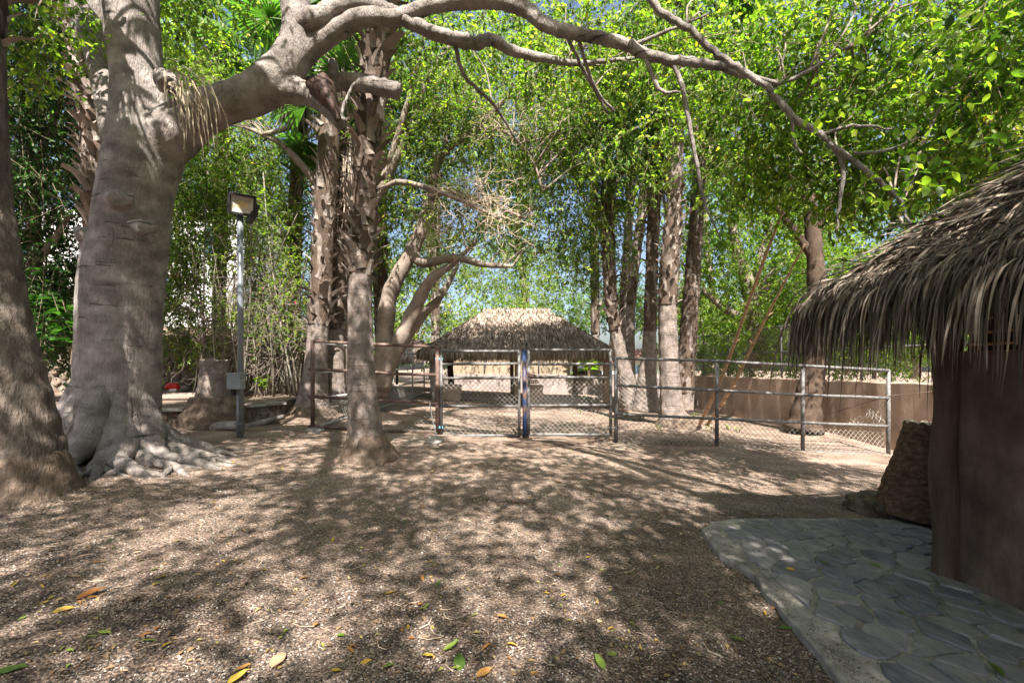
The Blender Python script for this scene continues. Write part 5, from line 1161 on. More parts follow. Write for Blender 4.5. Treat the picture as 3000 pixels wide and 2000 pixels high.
palm('distant palm trunk above the right end of the shelter roof', [(1745, 1130, 25, 12), (1744, 950, 25, 12), (1742, 800, 25, 12), (1740, 600, 25, 12), (1738, 350, 25, 11)], (.2, 1.0), 100, .35, False, None, (12, 12, 1.2))
palm('tall palm with green fan crown at the top left', [(640, 1130, 16.5, 20), (642, 900, 16.5, 18), (648, 600, 16.5, 17), (650, 350, 16.5, 17), (640, 120, 16.5, 17)], (.3, 1.0), 110, .32, False, None, (30, 26, 1.6), cs=1.35)
palm('tall palm whose fan fronds hang behind the arching limb', [(860, 1130, 14.5, 20), (862, 900, 14.5, 18), (866, 600, 14.5, 18), (880, 350, 14.5, 18), (888, 205, 14.5, 18)], (.3, 1.0), 110, .32, False, None, (30, 14, 1.2), cs=1.3)

# ------------------------------------------------------------------ other trees
def tree(name, label, limbs, m='branch', remesh=None):
    sp = [limb(p, 6) for p in limbs]; b = Vector(sp[0][0, :3]); o = empty(name, label, 'tree', b)
    for i, s in enumerate(sp):
        MB().tube(s[:, :3], s[:, 3] * (1 + .06 * np.sin(np.arange(len(s)) * 1.3)), 14 if i < 4 else 9).build('trunk' if i == 0 else 'branch', M[m], o, smooth=True)
    return o, np.concatenate(sp)
t3, a3 = tree('ficus_tree', 'many stemmed ficus with leaning stems left of the thatched shelter', [
    [(1105, 1160, 13.5, 30), (1118, 1080, 13.5, 27), (1128, 980, 13.5, 25), (1138, 880, 13.5, 24), (1165, 810, 13.5, 22), (1205, 740, 13.5, 21), (1238, 660, 13.4, 19), (1258, 580, 13.3, 17), (1272, 500, 13.2, 14)],
    [(1115, 1140, 13.4, 26), (1150, 1040, 13.4, 24), (1185, 970, 13.4, 22), (1222, 890, 13.3, 20), (1262, 820, 13.2, 15), (1330, 770, 13.1, 9), (1400, 700, 13, 6)],
    [(1135, 1080, 13.6, 20), (1180, 1000, 13.8, 18), (1240, 920, 14, 15), (1290, 870, 14, 10), (1340, 780, 14, 6)],
    [(1205, 740, 13.5, 17), (1240, 770, 13.2, 14), (1330, 755, 13, 12), (1420, 775, 12.8, 9), (1500, 780, 12.6, 5)],
    [(1258, 580, 13.3, 14), (1300, 560, 13.1, 11), (1360, 575, 12.9, 9), (1440, 600, 12.8, 6), (1540, 640, 12.6, 4)],
    [(1265, 540, 13.2, 13), (1285, 470, 13, 13), (1318, 430, 12.8, 12), (1370, 395, 12.6, 11), (1420, 360, 12.4, 10), (1480, 290, 12.2, 8), (1560, 230, 12, 6), (1680, 180, 11.8, 4)],
    [(1420, 360, 12.4, 6), (1500, 400, 12.2, 5), (1560, 470, 12, 4), (1590, 560, 12, 3)], [(1300, 440, 12.9, 6), (1330, 330, 12.8, 5), (1380, 220, 12.6, 4)]])
t3b, a3b = tree('ficus_tree', 'pale straight stemmed ficus behind the foreground palm', [
    [(992, 1175, 12.9, 26), (996, 1080, 12.9, 24), (1004, 980, 12.9, 20), (1008, 880, 12.9, 17), (1000, 780, 12.9, 15), (990, 680, 12.9, 14), (965, 600, 12.9, 14), (930, 540, 12.8, 13), (880, 480, 12.7, 11), (820, 420, 12.6, 9), (760, 390, 12.5, 7), (715, 372, 12.5, 5)],
    [(1004, 980, 12.9, 13), (1030, 860, 12.9, 13), (1050, 740, 12.8, 13), (1085, 620, 12.7, 14), (1130, 520, 12.6, 15), (1170, 440, 12.5, 15), (1215, 330, 12.4, 10), (1260, 220, 12.3, 8), (1330, 120, 12.2, 6)],
    [(1000, 700, 12.9, 9), (1015, 560, 12.8, 11), (985, 450, 12.6, 12), (965, 370, 12.5, 12)],
    [(1110, 560, 12.65, 8), (1160, 535, 12.3, 8), (1210, 540, 12, 8), (1280, 560, 11.8, 7), (1380, 600, 11.6, 6), (1460, 640, 11.5, 4)],
    [(1140, 480, 12.5, 10), (1180, 350, 12.2, 9), (1215, 230, 12, 8), (1235, 120, 11.9, 6)], [(770, 395, 12.5, 6), (850, 370, 12.4, 7), (880, 310, 12.3, 5)]])
f3 = build_crown(t3, [E(1330, 520, 13.6, 240, 260, 1.3, 1.2), E(1500, 240, 12.4, 330, 220, 1.6, 1.6), E(1620, 560, 14.2, 230, 230, 1.6, 1.4), E(1790, 330, 12.6, 230, 240, 1.5, 1.2), E(1480, 790, 23, 260, 90, 1.0, .5), E(1720, 720, 15.5, 100, 130, 1.0, .4), E(1900, 150, 12, 200, 170, 1.5, .8)],
                 1000, 7, 13, 0.095, 0.42, M['leaf'], tw_len=.6, droop=.75, twr=.005)
boughs(t3, f3, a3, 85, .017)
f3b = build_crown(t3b, [E(1230, 200, 12.6, 200, 200, 1.5, 1.2), E(1130, 420, 13.5, 150, 200, 1.3, .9), E(760, 560, 14.2, 170, 170, 1.4, 1), E(630, 420, 13.6, 170, 170, 1.5, .9), E(540, 250, 12.4, 130, 150, 1.4, .8), E(1180, 700, 15, 130, 140, 1.2, .7), E(430, 120, 11, 120, 120, 1.3, .5)],
                  520, 7, 13, 0.092, 0.40, M['leaf'], tw_len=.6, droop=.75, twr=.005)
boughs(t3b, f3b, a3b, 40, .016)
def drytangle(o, c, r, n, seg, step, rad, name, m):
    A = []; B = []; R = []
    for _ in range(n):
        p = np.array(tuple(c)) + rng.normal(0, .32, 3) * r; d = unit(rng.normal(size=3) * np.array((1, .8, .7)))
        for k in range(seg):
            q = p + d * step * rng.uniform(.6, 1.3); A.append(p); B.append(q); R.append(rad * (1 - .7 * k / seg)); p = q; d = unit(d + rng.normal(0, .38, 3) + np.array((0, 0, .02)))
            if rng.random() < .3: d2 = unit(d + rng.normal(0, .8, 3)); A.append(p); B.append(p + d2 * step * 1.3); R.append(rad * .35)
    V, Fa = prisms(A, B, np.array(R), np.array(R) * .85, 4); ob = part_fast(name, V, Fa, M[m], o); ob['kind'] = 'stuff'; return ob
for (u, v, Y, n) in ((1400, 600, 11.4, 60), (1490, 660, 11.5, 40), (1340, 560, 11.6, 30), (1300, 680, 12.2, 30), (1450, 370, 11.6, 50), (1580, 330, 11.6, 40)):
    drytangle(t3, P(u, v, Y), np.array((1.1, .7, .8)), n, 7, .14, .0075, 'dead_twigs', 'dry')

lime, al = tree('mango_tree', 'bright lime green tree spreading behind the chain link topped wall', [
    [(2215, 1080, 17, 30), (2215, 980, 17, 24), (2205, 900, 17, 22), (2190, 830, 17, 20), (2160, 740, 17, 16), (2140, 640, 17, 10)],
    [(2205, 900, 17, 18), (2240, 840, 16.8, 16), (2280, 780, 16.6, 13), (2350, 720, 16.4, 9), (2430, 650, 16, 6)], [(2190, 940, 17, 14), (2120, 900, 17, 12), (2060, 850, 17, 7)], [(2215, 860, 17, 12), (2225, 760, 17, 10), (2260, 650, 17, 6)]], 'branch')
fl = build_crown(lime, [E(2250, 690, 16.6, 230, 150, 1.6, 1.3), E(2080, 620, 17.5, 150, 150, 1.5, .8), E(2440, 820, 15, 170, 150, 1.2, 1), E(2320, 950, 16, 170, 80, 1, .6), E(2600, 930, 13.5, 130, 100, 1, .7), E(2130, 880, 17.5, 130, 90, 1, .6), E(2400, 560, 16, 200, 120, 1.3, .7)], 420, 7, 12, 0.15, .42, M['leaf_lime'], wr=.36, tw_len=.5, twr=.006)
boughs(lime, fl, al, 30, .02)
gold, ag = tree('golden_tree', 'golden yellow leafed tree above the near hut roof', [[(3080, 1000, 9, 30), (3070, 700, 9, 26), (3040, 520, 9, 16), (2960, 470, 9, 13), (2900, 430, 9, 9)], [(3070, 700, 9, 14), (3150, 500, 9, 12), (3150, 300, 9, 8)]])
fg = build_crown(gold, [E(2900, 430, 9, 150, 130, .9, 1), E(3050, 330, 9, 150, 130, .9, .7), E(2960, 560, 9.5, 110, 70, .8, .5)], 95, 6, 12, .11, .3, M['leaf_gold'], tw_len=.45)
boughs(gold, fg, ag, 12, .016)
dark, ad = tree('dark_leafed_tree', 'dark leafed tree filling the left edge behind the massive palm', [[(60, 1200, 10.5, 26), (70, 1000, 10.5, 22), (100, 780, 10.5, 18), (90, 520, 10.2, 15), (60, 260, 10, 10)], [(100, 780, 10.5, 12), (160, 700, 10.3, 9), (210, 620, 10.1, 5)], [(90, 520, 10.2, 9), (150, 380, 10, 7), (190, 250, 9.8, 4)]])
fd = build_crown(dark, [E(80, 230, 9.6, 160, 190, 1.2, 1.3), E(130, 480, 10.2, 140, 150, 1.2, 1.2), E(90, 740, 11, 150, 110, 1, .8), E(100, 30, 9, 170, 100, 1, .7), E(20, 420, 9.4, 90, 220, 1, .6), E(120, 660, 10.8, 150, 110, .8, 1.0), E(150, 860, 11, 120, 90, .8, 1.4), E(120, 1010, 11.4, 130, 70, .6, 1.0)], 640, 7, 13, .092, .36, M['leaf_dark'], tw_len=.55, twr=.005)
boughs(dark, fd, ad, 22, .016)
wt, aw = tree('leaning_tree', 'thick dark leaning trunk rising against the stucco wall behind the pipe fence', [[(2352, 1262, 12.3, 52), (2362, 1210, 12.3, 40), (2376, 1130, 12.3, 34), (2388, 1040, 12.3, 29), (2394, 940, 12.3, 27), (2392, 820, 12.3, 24), (2380, 680, 12.3, 20), (2360, 520, 12.3, 16), (2330, 320, 12.3, 10)], [(2380, 680, 12.3, 12), (2460, 560, 12.2, 9), (2560, 430, 12, 6)], [(2386, 760, 12.3, 12), (2300, 640, 12.3, 9), (2220, 540, 12.3, 6)]], 'bark_dark')
fw = build_crown(wt, [E(2330, 330, 12, 300, 170, 1.5, 1), E(2150, 300, 12.3, 200, 200, 1.3, .8), E(2600, 330, 11, 250, 170, 1.3, .8), E(2250, 520, 12.5, 180, 110, 1.2, .4)], 130, 7, 12, .095, .4, M['leaf'], tw_len=.55, twr=.005)
boughs(wt, fw, aw, 30, .018)

# trees standing beyond the yard
bgd = [(120, 30, 'tall tree beyond the rubble wall at the far left edge'), (430, 31, 'tall tree beyond the white building behind the grey ficus'), (720, 30, 'tall tree behind the floodlight pole canes'), (1010, 32, 'distant tree behind the foreground palm'), (1270, 31, 'distant tree behind the left end of the thatched shelter'),
       (1530, 33, 'distant tree directly behind the thatched shelter ridge'), (1790, 36, 'distant pale tree behind the thin palm trunks'), (2080, 30, 'distant tree behind the diamond patterned palm'), (2360, 28, 'distant tree behind the lime green tree'), (2680, 26, 'distant tree behind the near hut roof'), (2960, 27, 'distant tree at the far right edge')]
for i, (u, Y, lab) in enumerate(bgd):
    o, a = tree('background_tree', lab, [[(u, 1110, Y, 14), (u + 10, 900, Y, 11), (u - 15, 650, Y, 9), (u + 5, 380, Y, 6), (u, 200, Y, 3)], [(u - 10, 700, Y, 6), (u - 90, 560, Y, 4), (u - 130, 450, Y, 2)], [(u, 560, Y, 6), (u + 80, 430, Y, 4), (u + 120, 330, Y, 2)]])
    o['group'] = 'trees beyond the yard'
    low = 930 if u != 1790 else 960
    es = [E(u, 960, Y - 1.5, 170, 90, 1.5, 1.5), E(u, 800, Y, 170, 130, 2, 1.5), E(u - 60, 560, Y, 150, 150, 2, 1), E(u + 60, 380, Y, 150, 160, 2, .8), E(u, 130, Y, 150, 160, 2, .6)]
    if u in (1790,): es = [E(u - 40, 880, Y, 140, 70, 2, .8), E(u + 130, 900, Y, 120, 60, 2, .6), E(u - 70, 380, Y, 110, 130, 2, .8), E(u + 60, 250, Y, 110, 110, 2, .6)]
    build_crown(o, es, 190, 12, 10, .21, .56, M[('leaf_far', 'leaf', 'leaf_lime')[i % 3]], tw_len=.9, twr=.011)

# ------------------------------------------------------------------ cane thicket, tangle and shrubs at the back left
ct = empty('cane_thicket', 'thicket of tall thin canes behind the floodlight pole', 'shrub', P(690, 1140, 13.6))
for k in range(70):
    u = random.uniform(545, 880); Y = random.uniform(12.6, 14.3); b = P(u, 0, Y); b.z = float(bedz(b.x, b.y)) - .05 if b.x < -5.9 else float(gz(b.x, b.y)) - .05
    h = random.uniform(2.2, 6.5); le = random.gauss(.0, .16); bend = random.gauss(.05, .15)
    pts = [(b.x + h * (le * t + bend * t * t), b.y + random.gauss(0, .02), b.z + h * t) for t in np.linspace(0, 1, 7)]
    r = random.uniform(.012, .034); MB().tube(pts, [r * (1 - .6 * t) for t in np.linspace(0, 1, 7)], 6).build('cane', M['cane'], ct, smooth=True)
fc = build_crown(ct, [E(610, 690, 14, 110, 160, .8, 1), E(790, 720, 13.6, 100, 170, .8, 1.1), E(700, 560, 14, 170, 110, .9, .9), E(860, 860, 13.4, 60, 100, .6, .5), E(500, 740, 15, 80, 150, .7, .9), E(560, 560, 15, 100, 110, .8, .7), E(800, 960, 13.2, 90, 60, .5, .5), E(510, 640, 13.6, 80, 140, .6, 1.2), E(560, 760, 13.8, 70, 90, .6, .8), E(480, 880, 13.8, 80, 60, .5, .8), E(560, 1000, 13.4, 100, 50, .4, .5), E(640, 900, 13.4, 80, 70, .5, .6)], 640, 7, 12, .085, .34, M['leaf'], tw_len=.5, twr=.006)
for (u, v, Y, n) in ((520, 1000, 13.2, 46), (590, 960, 13.0, 40), (800, 900, 13.0, 54), (860, 1000, 13.0, 46), (740, 820, 13.3, 46), (560, 860, 13.4, 36), (680, 980, 13.0, 40), (740, 1040, 12.9, 36)):
    drytangle(ct, P(u, v, Y), np.array((1.3, .5, 1.2)), n, 8, .18, .010, 'dry_twigs', 'branch')
for k, (u, v, Y, n) in enumerate(((540, 830, 15, 26), (500, 800, 15.5, 14), (690, 690, 14, 7), (830, 870, 13.3, 8), (1215, 965, 19, 12))):
    c = np.array(tuple(P(u, v, Y))) + rng.normal(0, .22, (n * 3, 3)); V, Fa, nf = leaf_tris(c, rng.normal(size=c.shape), rng.normal(size=c.shape), np.full(len(c), .10), .8)
    tag(part_fast('bougainvillea_spray', V, Fa, M['pink'], rnd=np.repeat(rng.random(len(c)), nf)), ['pink bougainvillea spray right of the grey ficus trunk', 'pink bougainvillea spray close against the grey ficus trunk', 'few pink blossoms among the canes behind the pole', 'pink blossoms low beside the dark booted palm', 'small magenta blossom left of the shelter roof'][k], 'flowers')
def shrub(name, label, uv, Y, h, n, leaf, m, wr=.4, spread=.35, lpt=14):
    b = P(uv[0], uv[1], Y); o = empty(name, label, 'plant', b)
    A = []; Cs = []; Ds = []; Ns = []
    for k in range(n):
        a = random.uniform(0, 6.28); tip = b + Vector((math.cos(a) * spread * random.uniform(.3, 1), math.sin(a) * spread * random.uniform(.3, 1), h * random.uniform(.55, 1.05)))
        mid = b.lerp(tip, .5) + Vector((random.gauss(0, .04), random.gauss(0, .04), .08 * h)); MB().tube([b + Vector((random.gauss(0, .03), random.gauss(0, .03), -.03)), mid, tip], [.010, .007, .003], 5).build('stem', M['twig'], o)
        for j in range(lpt):
            t = .3 + .7 * random.random(); q = mid.lerp(tip, (t - .5) * 2) if t > .5 else b.lerp(mid, t * 2)
            aa = random.uniform(0, 6.28); Cs.append(tuple(q)); Ds.append((math.cos(aa), math.sin(aa), random.uniform(-.3, .35))); Ns.append((random.gauss(0, .3), random.gauss(0, .3), 1))
    Cs = np.array(Cs); V, Fa, nf = leaf_tris(Cs, np.array(Ds), np.array(Ns), leaf * rng.uniform(.6, 1.2, len(Cs)), wr, True)
    f = part_fast('foliage', V, Fa, m, o, np.repeat(rng.random(len(Cs)), nf)); f['kind'] = 'stuff'; return o
shrub('feathery_shrub', 'slender feathery green shrub between the massive palm and the ficus', (118, 1180), 8.6, 2.0, 9, .13, M['leaf_dark'], .34, .42, 44)
shrub('broadleaf_plant', 'broad glossy leafed plant beside the left of the ficus trunk', (215, 1060), 9.2, 1.35, 7, .30, M['leaf_dark'], .34, .4, 16)
shrub('broadleaf_plant', 'tall broad leafed plant above the feathery shrub', (90, 1100), 10.0, 3.2, 8, .34, M['leaf_dark'], .36, .7, 18)
shrub('low_shrub', 'small bright green shrub in the bed right of the pole', (768, 1150), 12.2, .5, 8, .09, M['leaf'], .5, .2, 16)
shrub('broadleaf_plant', 'leafy banana like plant right of the shelter', (1722, 1110), 24.6, 1.9, 9, .7, M['leaf_lime'], .3, .8, 10)
shrub('yellow_green_shrub', 'yellow green shrub behind the far end of the chain link fence', (2040, 1085), 20.8, 1.5, 9, .16, M['leaf_lime'], .45, .8, 60)
shrub('yellow_green_shrub', 'yellow green shrub behind the middle of the chain link fence', (2240, 1090), 16.5, 1.5, 9, .15, M['leaf_lime'], .45, .8, 60)
shrub('yellow_green_shrub', 'yellow green shrub behind the fence under the hut eave', (2480, 1095), 13.2, 1.4, 9, .13, M['leaf_lime'], .45, .8, 60)
shrub('yellow_green_shrub', 'yellow green shrub behind the fence near the hut corner post', (2680, 1105), 11.4, 1.3, 9, .12, M['leaf_lime'], .45, .7, 60)
hg = [(2060, 21.5, 'dense lime hedge bush behind the far end of the right wall'), (2200, 19.5, 'dense lime hedge bush behind the wall near the bamboo poles'), (2360, 17.0, 'dense lime hedge bush behind the wall by the leaning trunk'), (2560, 14.5, 'dense lime hedge bush behind the wall under the hut eave')]
for u, Y, lab in hg:
    o, a = tree('hedge_bush', lab, [[(u, 1110, Y, 6), (u + 4, 1020, Y, 4), (u - 6, 930, Y, 2)], [(u, 1060, Y, 4), (u - 50, 980, Y, 2)], [(u, 1050, Y, 4), (u + 60, 960, Y, 2)]])
    o['category'] = 'bush'; build_crown(o, [E(u, 1020, Y, 110, 75, 1.2, 1), E(u + 30, 920, Y + .5, 90, 60, 1, .7)], 90, 7, 11, .13, .35, M['leaf_lime'], tw_len=.45, twr=.006, wr=.42)
for k, (u, v) in enumerate(((2080, 1262), (2130, 1258), (2165, 1266), (2035, 1222), (1880, 1232), (1790, 1236), (1700, 1212), (1930, 1262))):
    q = G(u, v); b = (1500 + F * q.x / q.y, HV + (H - q.z) / q.y * F)
    o = shrub('weed_sprout', 'tiny green weed sprout on the sand inside the corral', b, q.y, .16, 4, .06, M['leaf_lime'], .55, .10, 6); o['group'] = 'weed sprouts inside the corral'

# ------------------------------------------------------------------ stumps, log, poles, odd things
def stump(label, pix, rootr, rooth, m, mroot, jag=.02, n=44):
    sp = limb(pix, 7); b = Vector(sp[0, :3]); o = empty('palm_stump', label, 'stump', b); sd = random.uniform(0, 30)
    def rf(t, th, p): return .018 * math.sin(p[2] * 55) + np.array([1 + .04 * noise.noise(Vector((math.cos(a) * 2.2, math.sin(a) * 2.2, p[2] * 1.5 + sd))) + .035 * noise.noise(Vector((math.cos(a) * 9, math.sin(a) * 9, p[2] * 5 + sd))) for a in th])
    vs, fs = tube(sp[:, :3], sp[:, 3], n, False, rf); k = len(vs) - n
    vs[k:, 2] = vs[k:, 2].mean(); vs[k - n:k, 2] = np.minimum(vs[k - n:k, 2], vs[k:, 2].mean() - .03)
    top = vs[k:] + np.stack([np.zeros(n), np.zeros(n), rng.normal(0, jag, n)], 1); vs[k:] = top; c = top.mean(0)
    inner = c + (top - c) * .55 + np.stack([np.zeros(n), np.zeros(n), rng.normal(-.02, jag, n)], 1)
    MB().add(vs, fs).build('trunk', M[m], o, smooth=True)
    top2 = c + (top - c) * .99; VV = np.vstack([top2, inner, c[None]]); MB().add(VV, [(i, (i + 1) % n, n + (i + 1) % n, n + i) for i in range(n)] + [(n + i, n + (i + 1) % n, 2 * n) for i in range(n)]).build('cut_face', M['cut_wood'], o)
    if rootr:
        kk = 11; pp = [b + Vector((0, 0, -.12 + (rooth + .12) * i / (kk - 1))) for i in range(kk)]; rr = [sp[0, 3] * (rootr * (1 - (i / (kk - 1)) ** 1.6) + 1.0 * (i / (kk - 1)) ** 1.6 * .98) for i in range(kk)]
        def rf3(t, th, p): return np.array([1 + (.22 * noise.noise(Vector((math.cos(a) * 2.4, math.sin(a) * 2.4, p[2] * 3 + sd))) + .10 * noise.noise(Vector((math.cos(a) * 7, math.sin(a) * 7, p[2] * 9)))) * (1 - .6 * t) for a in th])
        MB().tube(pp, rr, 60, rf=rf3).build('root_mass', M[mroot], o, smooth=True)
    return o
stump('cut palm stump on a lumpy root mass behind the floodlight pole', [(628, 1238, 9.7, 62), (626, 1190, 9.7, 52), (626, 1130, 9.7, 40), (626, 1090, 9.7, 36), (626, 1054, 9.7, 35)], 1.45, .55, 'palm', 'palm_root', .012)
stump('leaning brown cut stump beside the near hut post', [(2672, 1510, 5.15, 88), (2684, 1430, 5.15, 80), (2702, 1350, 5.15, 68), (2714, 1285, 5.15, 60), (2722, 1236, 5.12, 57)], None, .2, 'stump', 'palm_root', .012)
n_ = 900; q = G(2650, 1505); a = rng.uniform(0, 6.28, n_); rr = .30 + .30 * rng.random(n_)                 # shaggy fibre skirt round its foot
S = np.stack([q.x + .08 + np.cos(a) * rr * .85, q.y + .1 + np.sin(a) * rr * .7, q.z + .22 * rng.random(n_) * (1.2 - rr)], 1)
V, Fa, R = blades(S, np.stack([np.cos(a + .9), np.sin(a + .9), rng.uniform(-.5, .3, n_)], 1), np.tile((0, 0, 1.0), (n_, 1)), rng.uniform(.12, .3, n_), rng.uniform(.006, .014, n_), 3, .5, .4)
fo = part_fast('root_fibre', V, Fa, M['thatch_core'], bpy.data.objects['palm_stump.001'], smooth=True); fo['kind'] = 'stuff'
lump('root_mound', 'dark fibrous root mound at the foot of the leaning stump', 'roots', (q.x + .02, q.y + .1, q.z + .02), (.52, .42, .20), M['palm_root'], 8, .3, 4, .35, 2.2)
sp = limb([(560, 1262, 9.2, 7), (600, 1254, 9.2, 13), (650, 1248, 9.2, 14), (700, 1246, 9.2, 13), (712, 1246, 9.2, 11)], 6)
tag(MB().tube(sp[:, :3], sp[:, 3], 12).build('fallen_log', M['ficus'], smooth=True), 'short grey log lying at the foot of the cut stump', 'log')
sp = limb([(690, 1255, 9.6, 8), (740, 1245, 9.9, 9), (800, 1228, 10.4, 8), (835, 1218, 10.7, 5)], 6)
tag(MB().tube(sp[:, :3], sp[:, 3], 10).build('fallen_log', M['ficus'], smooth=True), 'thin fallen branch between the pole and the fence corner palm', 'log')
for k, (u0, v0, u1, v1) in enumerate(((2048, 1246, 2362, 440), (2070, 1246, 2356, 715))):
    a = G(u0, v0); Yt = (7.4, 8.6)[k]; b = P(u1, v1, Yt); L = (b - a).length; o = empty('bamboo_pole', ['long tan bamboo pole leaning up into the canopy, the left of the pair', 'shorter tan bamboo pole leaning beside the long one, on its right'][k], 'pole', a, 'leaning bamboo poles')
    m_ = 60; pts = [a.lerp(b, i / (m_ - 1)) + Vector((.04 * math.sin(i * .11), 0, -.35 * math.sin(math.pi * i / (m_ - 1)) * .5)) for i in range(m_)]
    MB().tube(pts, [(.052 if not k else .048) * (1 - .62 * i / (m_ - 1)) for i in range(m_)], 10).build('cane', M['bamboo'], o, smooth=True)
    for i in range(3, m_ - 2, 4):
        d = (pts[i + 1] - pts[i]).normalized(); r = (.052 if not k else .048) * (1 - .62 * i / (m_ - 1)); MB().tube([pts[i] - d * .02, pts[i], pts[i] + d * .02], [r * 1.0, r * 1.16, r * 1.0], 10).build('node_ring', M['wood'], o, smooth=True)
        if i % 8 == 3: MB().tube([pts[i], pts[i] + d * .05 + Vector((random.choice((-1, 1)) * .10, -.03, .05))], [.012, .006], 5).build('side_stub', M['bamboo'], o)
red = empty('plastic_litter', 'small red and white plastic thing lying in the raised bed by the ficus', 'litter', P(505, 1141, 13.6))
c = P(505, 1141, 13.6); MB().tube([c + Vector((-.2, 0, .03)), c + Vector((-.1, 0, .10)), c + Vector((.12, 0, .10)), c + Vector((.2, 0, .03))], [.05, .11, .11, .05], 12).build('shell', M['redplastic'], red, smooth=True)
MB().tube([c + Vector((-.02, -.06, -.02)), c + Vector((.18, -.08, -.02))], [.05, .05], 10).build('base', M['whiteplastic'], red, smooth=True)
for k, (u, v, Y, L, an) in enumerate(((520, 1165, 12.2, 2.2, .05), (560, 1150, 12.8, 2.0, -.08), (470, 1172, 11.6, 1.6, .1))):
    c = P(u, v, Y); c.z = float(bedz(c.x, c.y)) + .05
    tag(MB().tube([c + Vector((-L / 2 * math.cos(an), -L / 2 * math.sin(an), 0)), c + Vector((0, .05, .01)), c + Vector((L / 2 * math.cos(an), L / 2 * math.sin(an), 0))], [.05, .055, .04], 10).build('fallen_log', M['branch'], smooth=True), ['long dry pole lying across the raised bed in front of the red litter', 'long dry pole lying along the foot of the rubble wall', 'short dry pole lying by the ficus in the raised bed'][k], 'log')

# ------------------------------------------------------------------ fallen leaves and litter
def fleaf(seed, m):
    mb = leaf_one(seed); r = random.Random(seed)
    curl = r.uniform(-.5, .9); mb.v = [(x - .5, y * .95, .10 + z + curl * (y * y) * 1.2 + .22 * r.choice((0, 1)) * (x - .5) ** 2) for x, y, z in mb.v]
    mb.tube([(-.5, 0, .12), (-.62, .03, .10), (-.74, .08, .06)], [.012, .012, .01], 4)
    me = mb.mesh('fallen_leaf', smooth=True); me.materials.append(M[m]); return me
KM = {'yellow': 'fl_yellow', 'green': 'fl_green', 'orange': 'fl_orange', 'tan': 'fl_tan'}
FL = {k: [fleaf(20 + 7 * i + s, v) for s in range(4)] for i, (k, v) in enumerate(KM.items())}
def drop(u, v, col, size, label=None, group=None, onpath=False, rot=None):
    if onpath: p = PP(u, v); q = Vector((p[0], p[1], zp(*p) + .022))
    else: q = G(u, v) + Vector((0, 0, .006))
    o = bpy.data.objects.new('fallen_leaf', random.choice(FL[col])); COL.objects.link(o); ORG[o] = q; o.location = q
    o.scale = (size, size * random.uniform(.6, 1), size * random.uniform(.6, 1.1)); o.rotation_euler = (random.gauss(0, .2), random.gauss(0, .2), random.uniform(0, 6.28) if rot is None else rot)
    tag(o, label, 'leaf', group)
big = [(815, 1938, 'tan', .135, 'largest tan dry leaf lying upright in the bottom left gravel', 1.57), (700, 1990, 'yellow', .11, 'olive yellow leaf at the bottom edge beside the largest tan leaf', .9), (268, 1742, 'orange', .15, 'twisted orange leaf in the sunlit gravel at lower left', .8), (188, 1790, 'yellow', .10, 'folded bright yellow leaf in the lower left gravel', .5),
       (305, 1855, 'green', .075, 'rounded lime green leaf in the lower left gravel', .1), (432, 1880, 'green', .08, 'rounded olive green leaf in the shaded lower left gravel', .4), (25, 1968, 'green', .13, 'long lime green leaf at the bottom left corner', .6), (1144, 1740, 'yellow', .095, 'curled yellow leaf in the middle of the foreground', .5),
       (1232, 1772, 'orange', .075, 'orange tan leaf next to the dark green one in the foreground', 1.3), (1249, 1781, 'green', .07, 'dark green upright leaf next to the orange tan one', 1.2), (1325, 1897, 'green', .10, 'broad pale green leaf at bottom centre', .6), (1345, 1944, 'green', .12, 'narrow bright green leaf at the bottom centre edge', 1.7),
       (1474, 1812, 'orange', .08, 'single orange leaf right of bottom centre', .1), (1391, 1806, 'green', .06, 'small curled lime leaf in a sun patch at bottom centre', .9), (1419, 1974, 'orange', .10, 'rust orange leaf at the bottom edge centre', .7), (1138, 1953, 'green', .10, 'brown and green leaf at the bottom edge left of centre', 1.4),
       (1757, 1944, 'green', .10, 'dark green narrow leaf near the bottom edge right of centre', 1.9), (1846, 1683, 'green', .085, 'lime green leaf in the shaded gravel left of the path', 2.3), (470, 1695, 'yellow', .09, 'yellow leaf in the sunlit gravel left of centre', .3), (1043, 1705, 'tan', .07, 'tan leaf in the sun patch left of centre', .3),
       (2158, 1878, 'green', .10, 'lime green leaf on the dark soil below the path edge', 2.6), (2301, 1843, 'green', .09, 'dark green leaf on the soil close to the path edge', 2.8), (2112, 1769, 'green', .05, 'small green leaf on the soil left of the path', .1), (2241, 1797, 'yellow', .05, 'small yellow leaf by the path edge', 1.4), (2273, 1786, 'orange', .06, 'small orange leaf by the path edge', .0)]
for u, v, c, s, l, r in big: drop(u, v, c, s, l, rot=r)
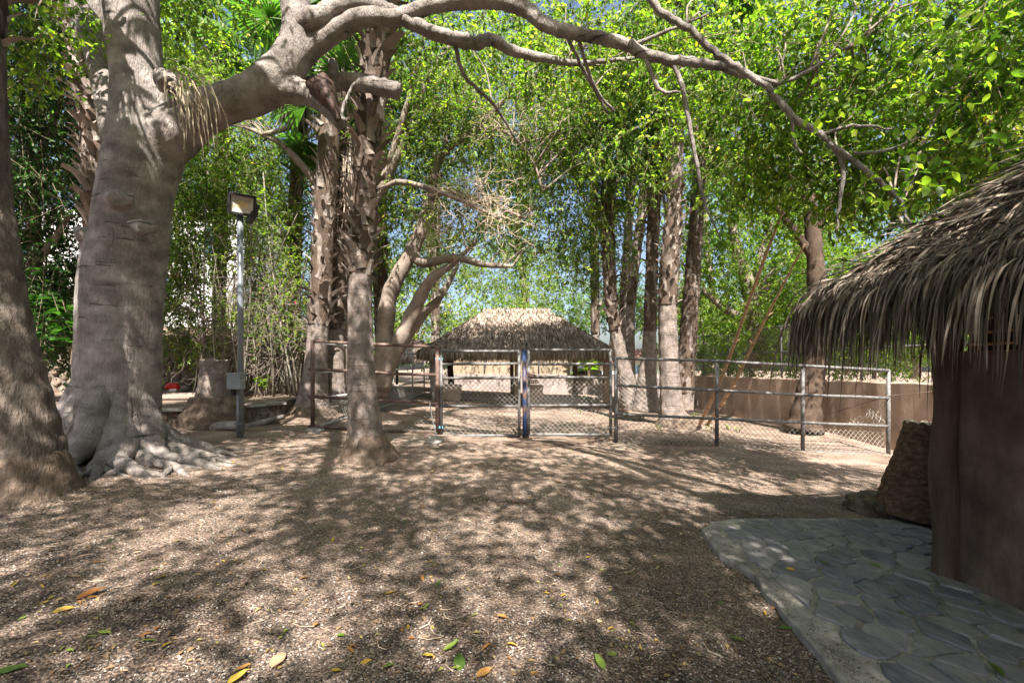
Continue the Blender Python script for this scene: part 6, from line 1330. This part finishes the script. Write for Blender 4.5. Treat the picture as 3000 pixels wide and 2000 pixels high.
for u, v, c, s, l in ((2416, 1657, 'green', .08, 'lime green leaf in the middle of the flagstones'), (2267, 1703, 'green', .07, 'lime green leaf on the concrete rim of the path'), (2565, 1663, 'green', .10, 'long dark green leaf on the flagstones near the hut post'), (2640, 1806, 'green', .075, 'pale lime leaf on the darker flagstones'), (2315, 1677, 'yellow', .07, 'olive yellow leaf on the path near the rim joint'),
                      (2918, 1975, 'green', .10, 'green leaf on the path at the bottom right corner'), (2212, 1552, 'green', .06, 'small green leaf at the rounded end of the path'), (2337, 1553, 'green', .05, 'small green leaf near the far edge of the path'), (2548, 1640, 'yellow', .06, 'small yellow leaf on the flagstones near the long green leaf'), (2700, 1573, 'green', .07, 'small green leaf at the foot of the hut post')):
    drop(u, v, c, s, l, onpath=True)
cols = ['yellow'] * 5 + ['green'] * 3 + ['orange'] * 4 + ['tan'] * 3
for k in range(150):
    v = 1290 + 690 * random.random() ** 1.5; u = random.uniform(20, 2400 if v < 1500 else 2020); c = random.choice(cols)
    if v < 1500 and u < 560: continue
    drop(u, v, c, random.uniform(.035, .07), 'small %s leaf fallen on the gravel, one of many scattered' % c, 'small %s leaves scattered on the gravel' % c)
n_ = 2600; uu = rng.uniform(60, 2620, n_); vv = 1225 + 760 * rng.random(n_) ** 2.0; okk = ~((vv > 1500) & (uu > 1950 + (vv - 1500) * .8)); uu = uu[okk]; vv = vv[okk]; n_ = len(uu); C = np.array([tuple(G(a, b)) for a, b in zip(uu, vv)]) + np.array((0, 0, .008))
V, Fa, nf = leaf_tris(C, np.concatenate([rng.normal(size=(n_, 2)), rng.normal(0, .15, (n_, 1))], 1), np.concatenate([rng.normal(0, .3, (n_, 2)), np.ones((n_, 1))], 1), rng.uniform(.018, .05, n_), .5)
M['litter'] = leafmat('litter', [(0, (.09, .055, .035)), (.6, (.20, .13, .07)), (.9, (.34, .23, .09)), (1, (.22, .24, .05))], .15, 1.0, hue=(1, 1, .8))
lt = part_fast('leaf_litter', V, Fa, M['litter'], rnd=np.repeat(rng.random(n_), nf)); tag(lt, 'thin litter of tiny dry leaves over the ground by the fences', 'leaf litter', kind='stuff')
A = []; B = []
for k in range(150):
    q = G(random.uniform(100, 2300), 1330 + 640 * random.random() ** 1.3); a = random.uniform(0, 6.28); L = random.uniform(.04, .16); m_ = q + Vector((math.cos(a) * L / 2, math.sin(a) * L / 2, .006)); e = m_ + Vector((math.cos(a + .7) * L / 2, math.sin(a + .7) * L / 2, 0)); e.z = float(gz(e.x, e.y)) + .008
    A += [q + Vector((0, 0, .006)), m_]; B += [m_, e]
V, Fa = prisms([tuple(a) for a in A], [tuple(b) for b in B], .0028); tag(part_fast('twig_litter', V, Fa, M['dry']), 'fine dry twigs strewn over the gravel', 'twigs', kind='stuff')
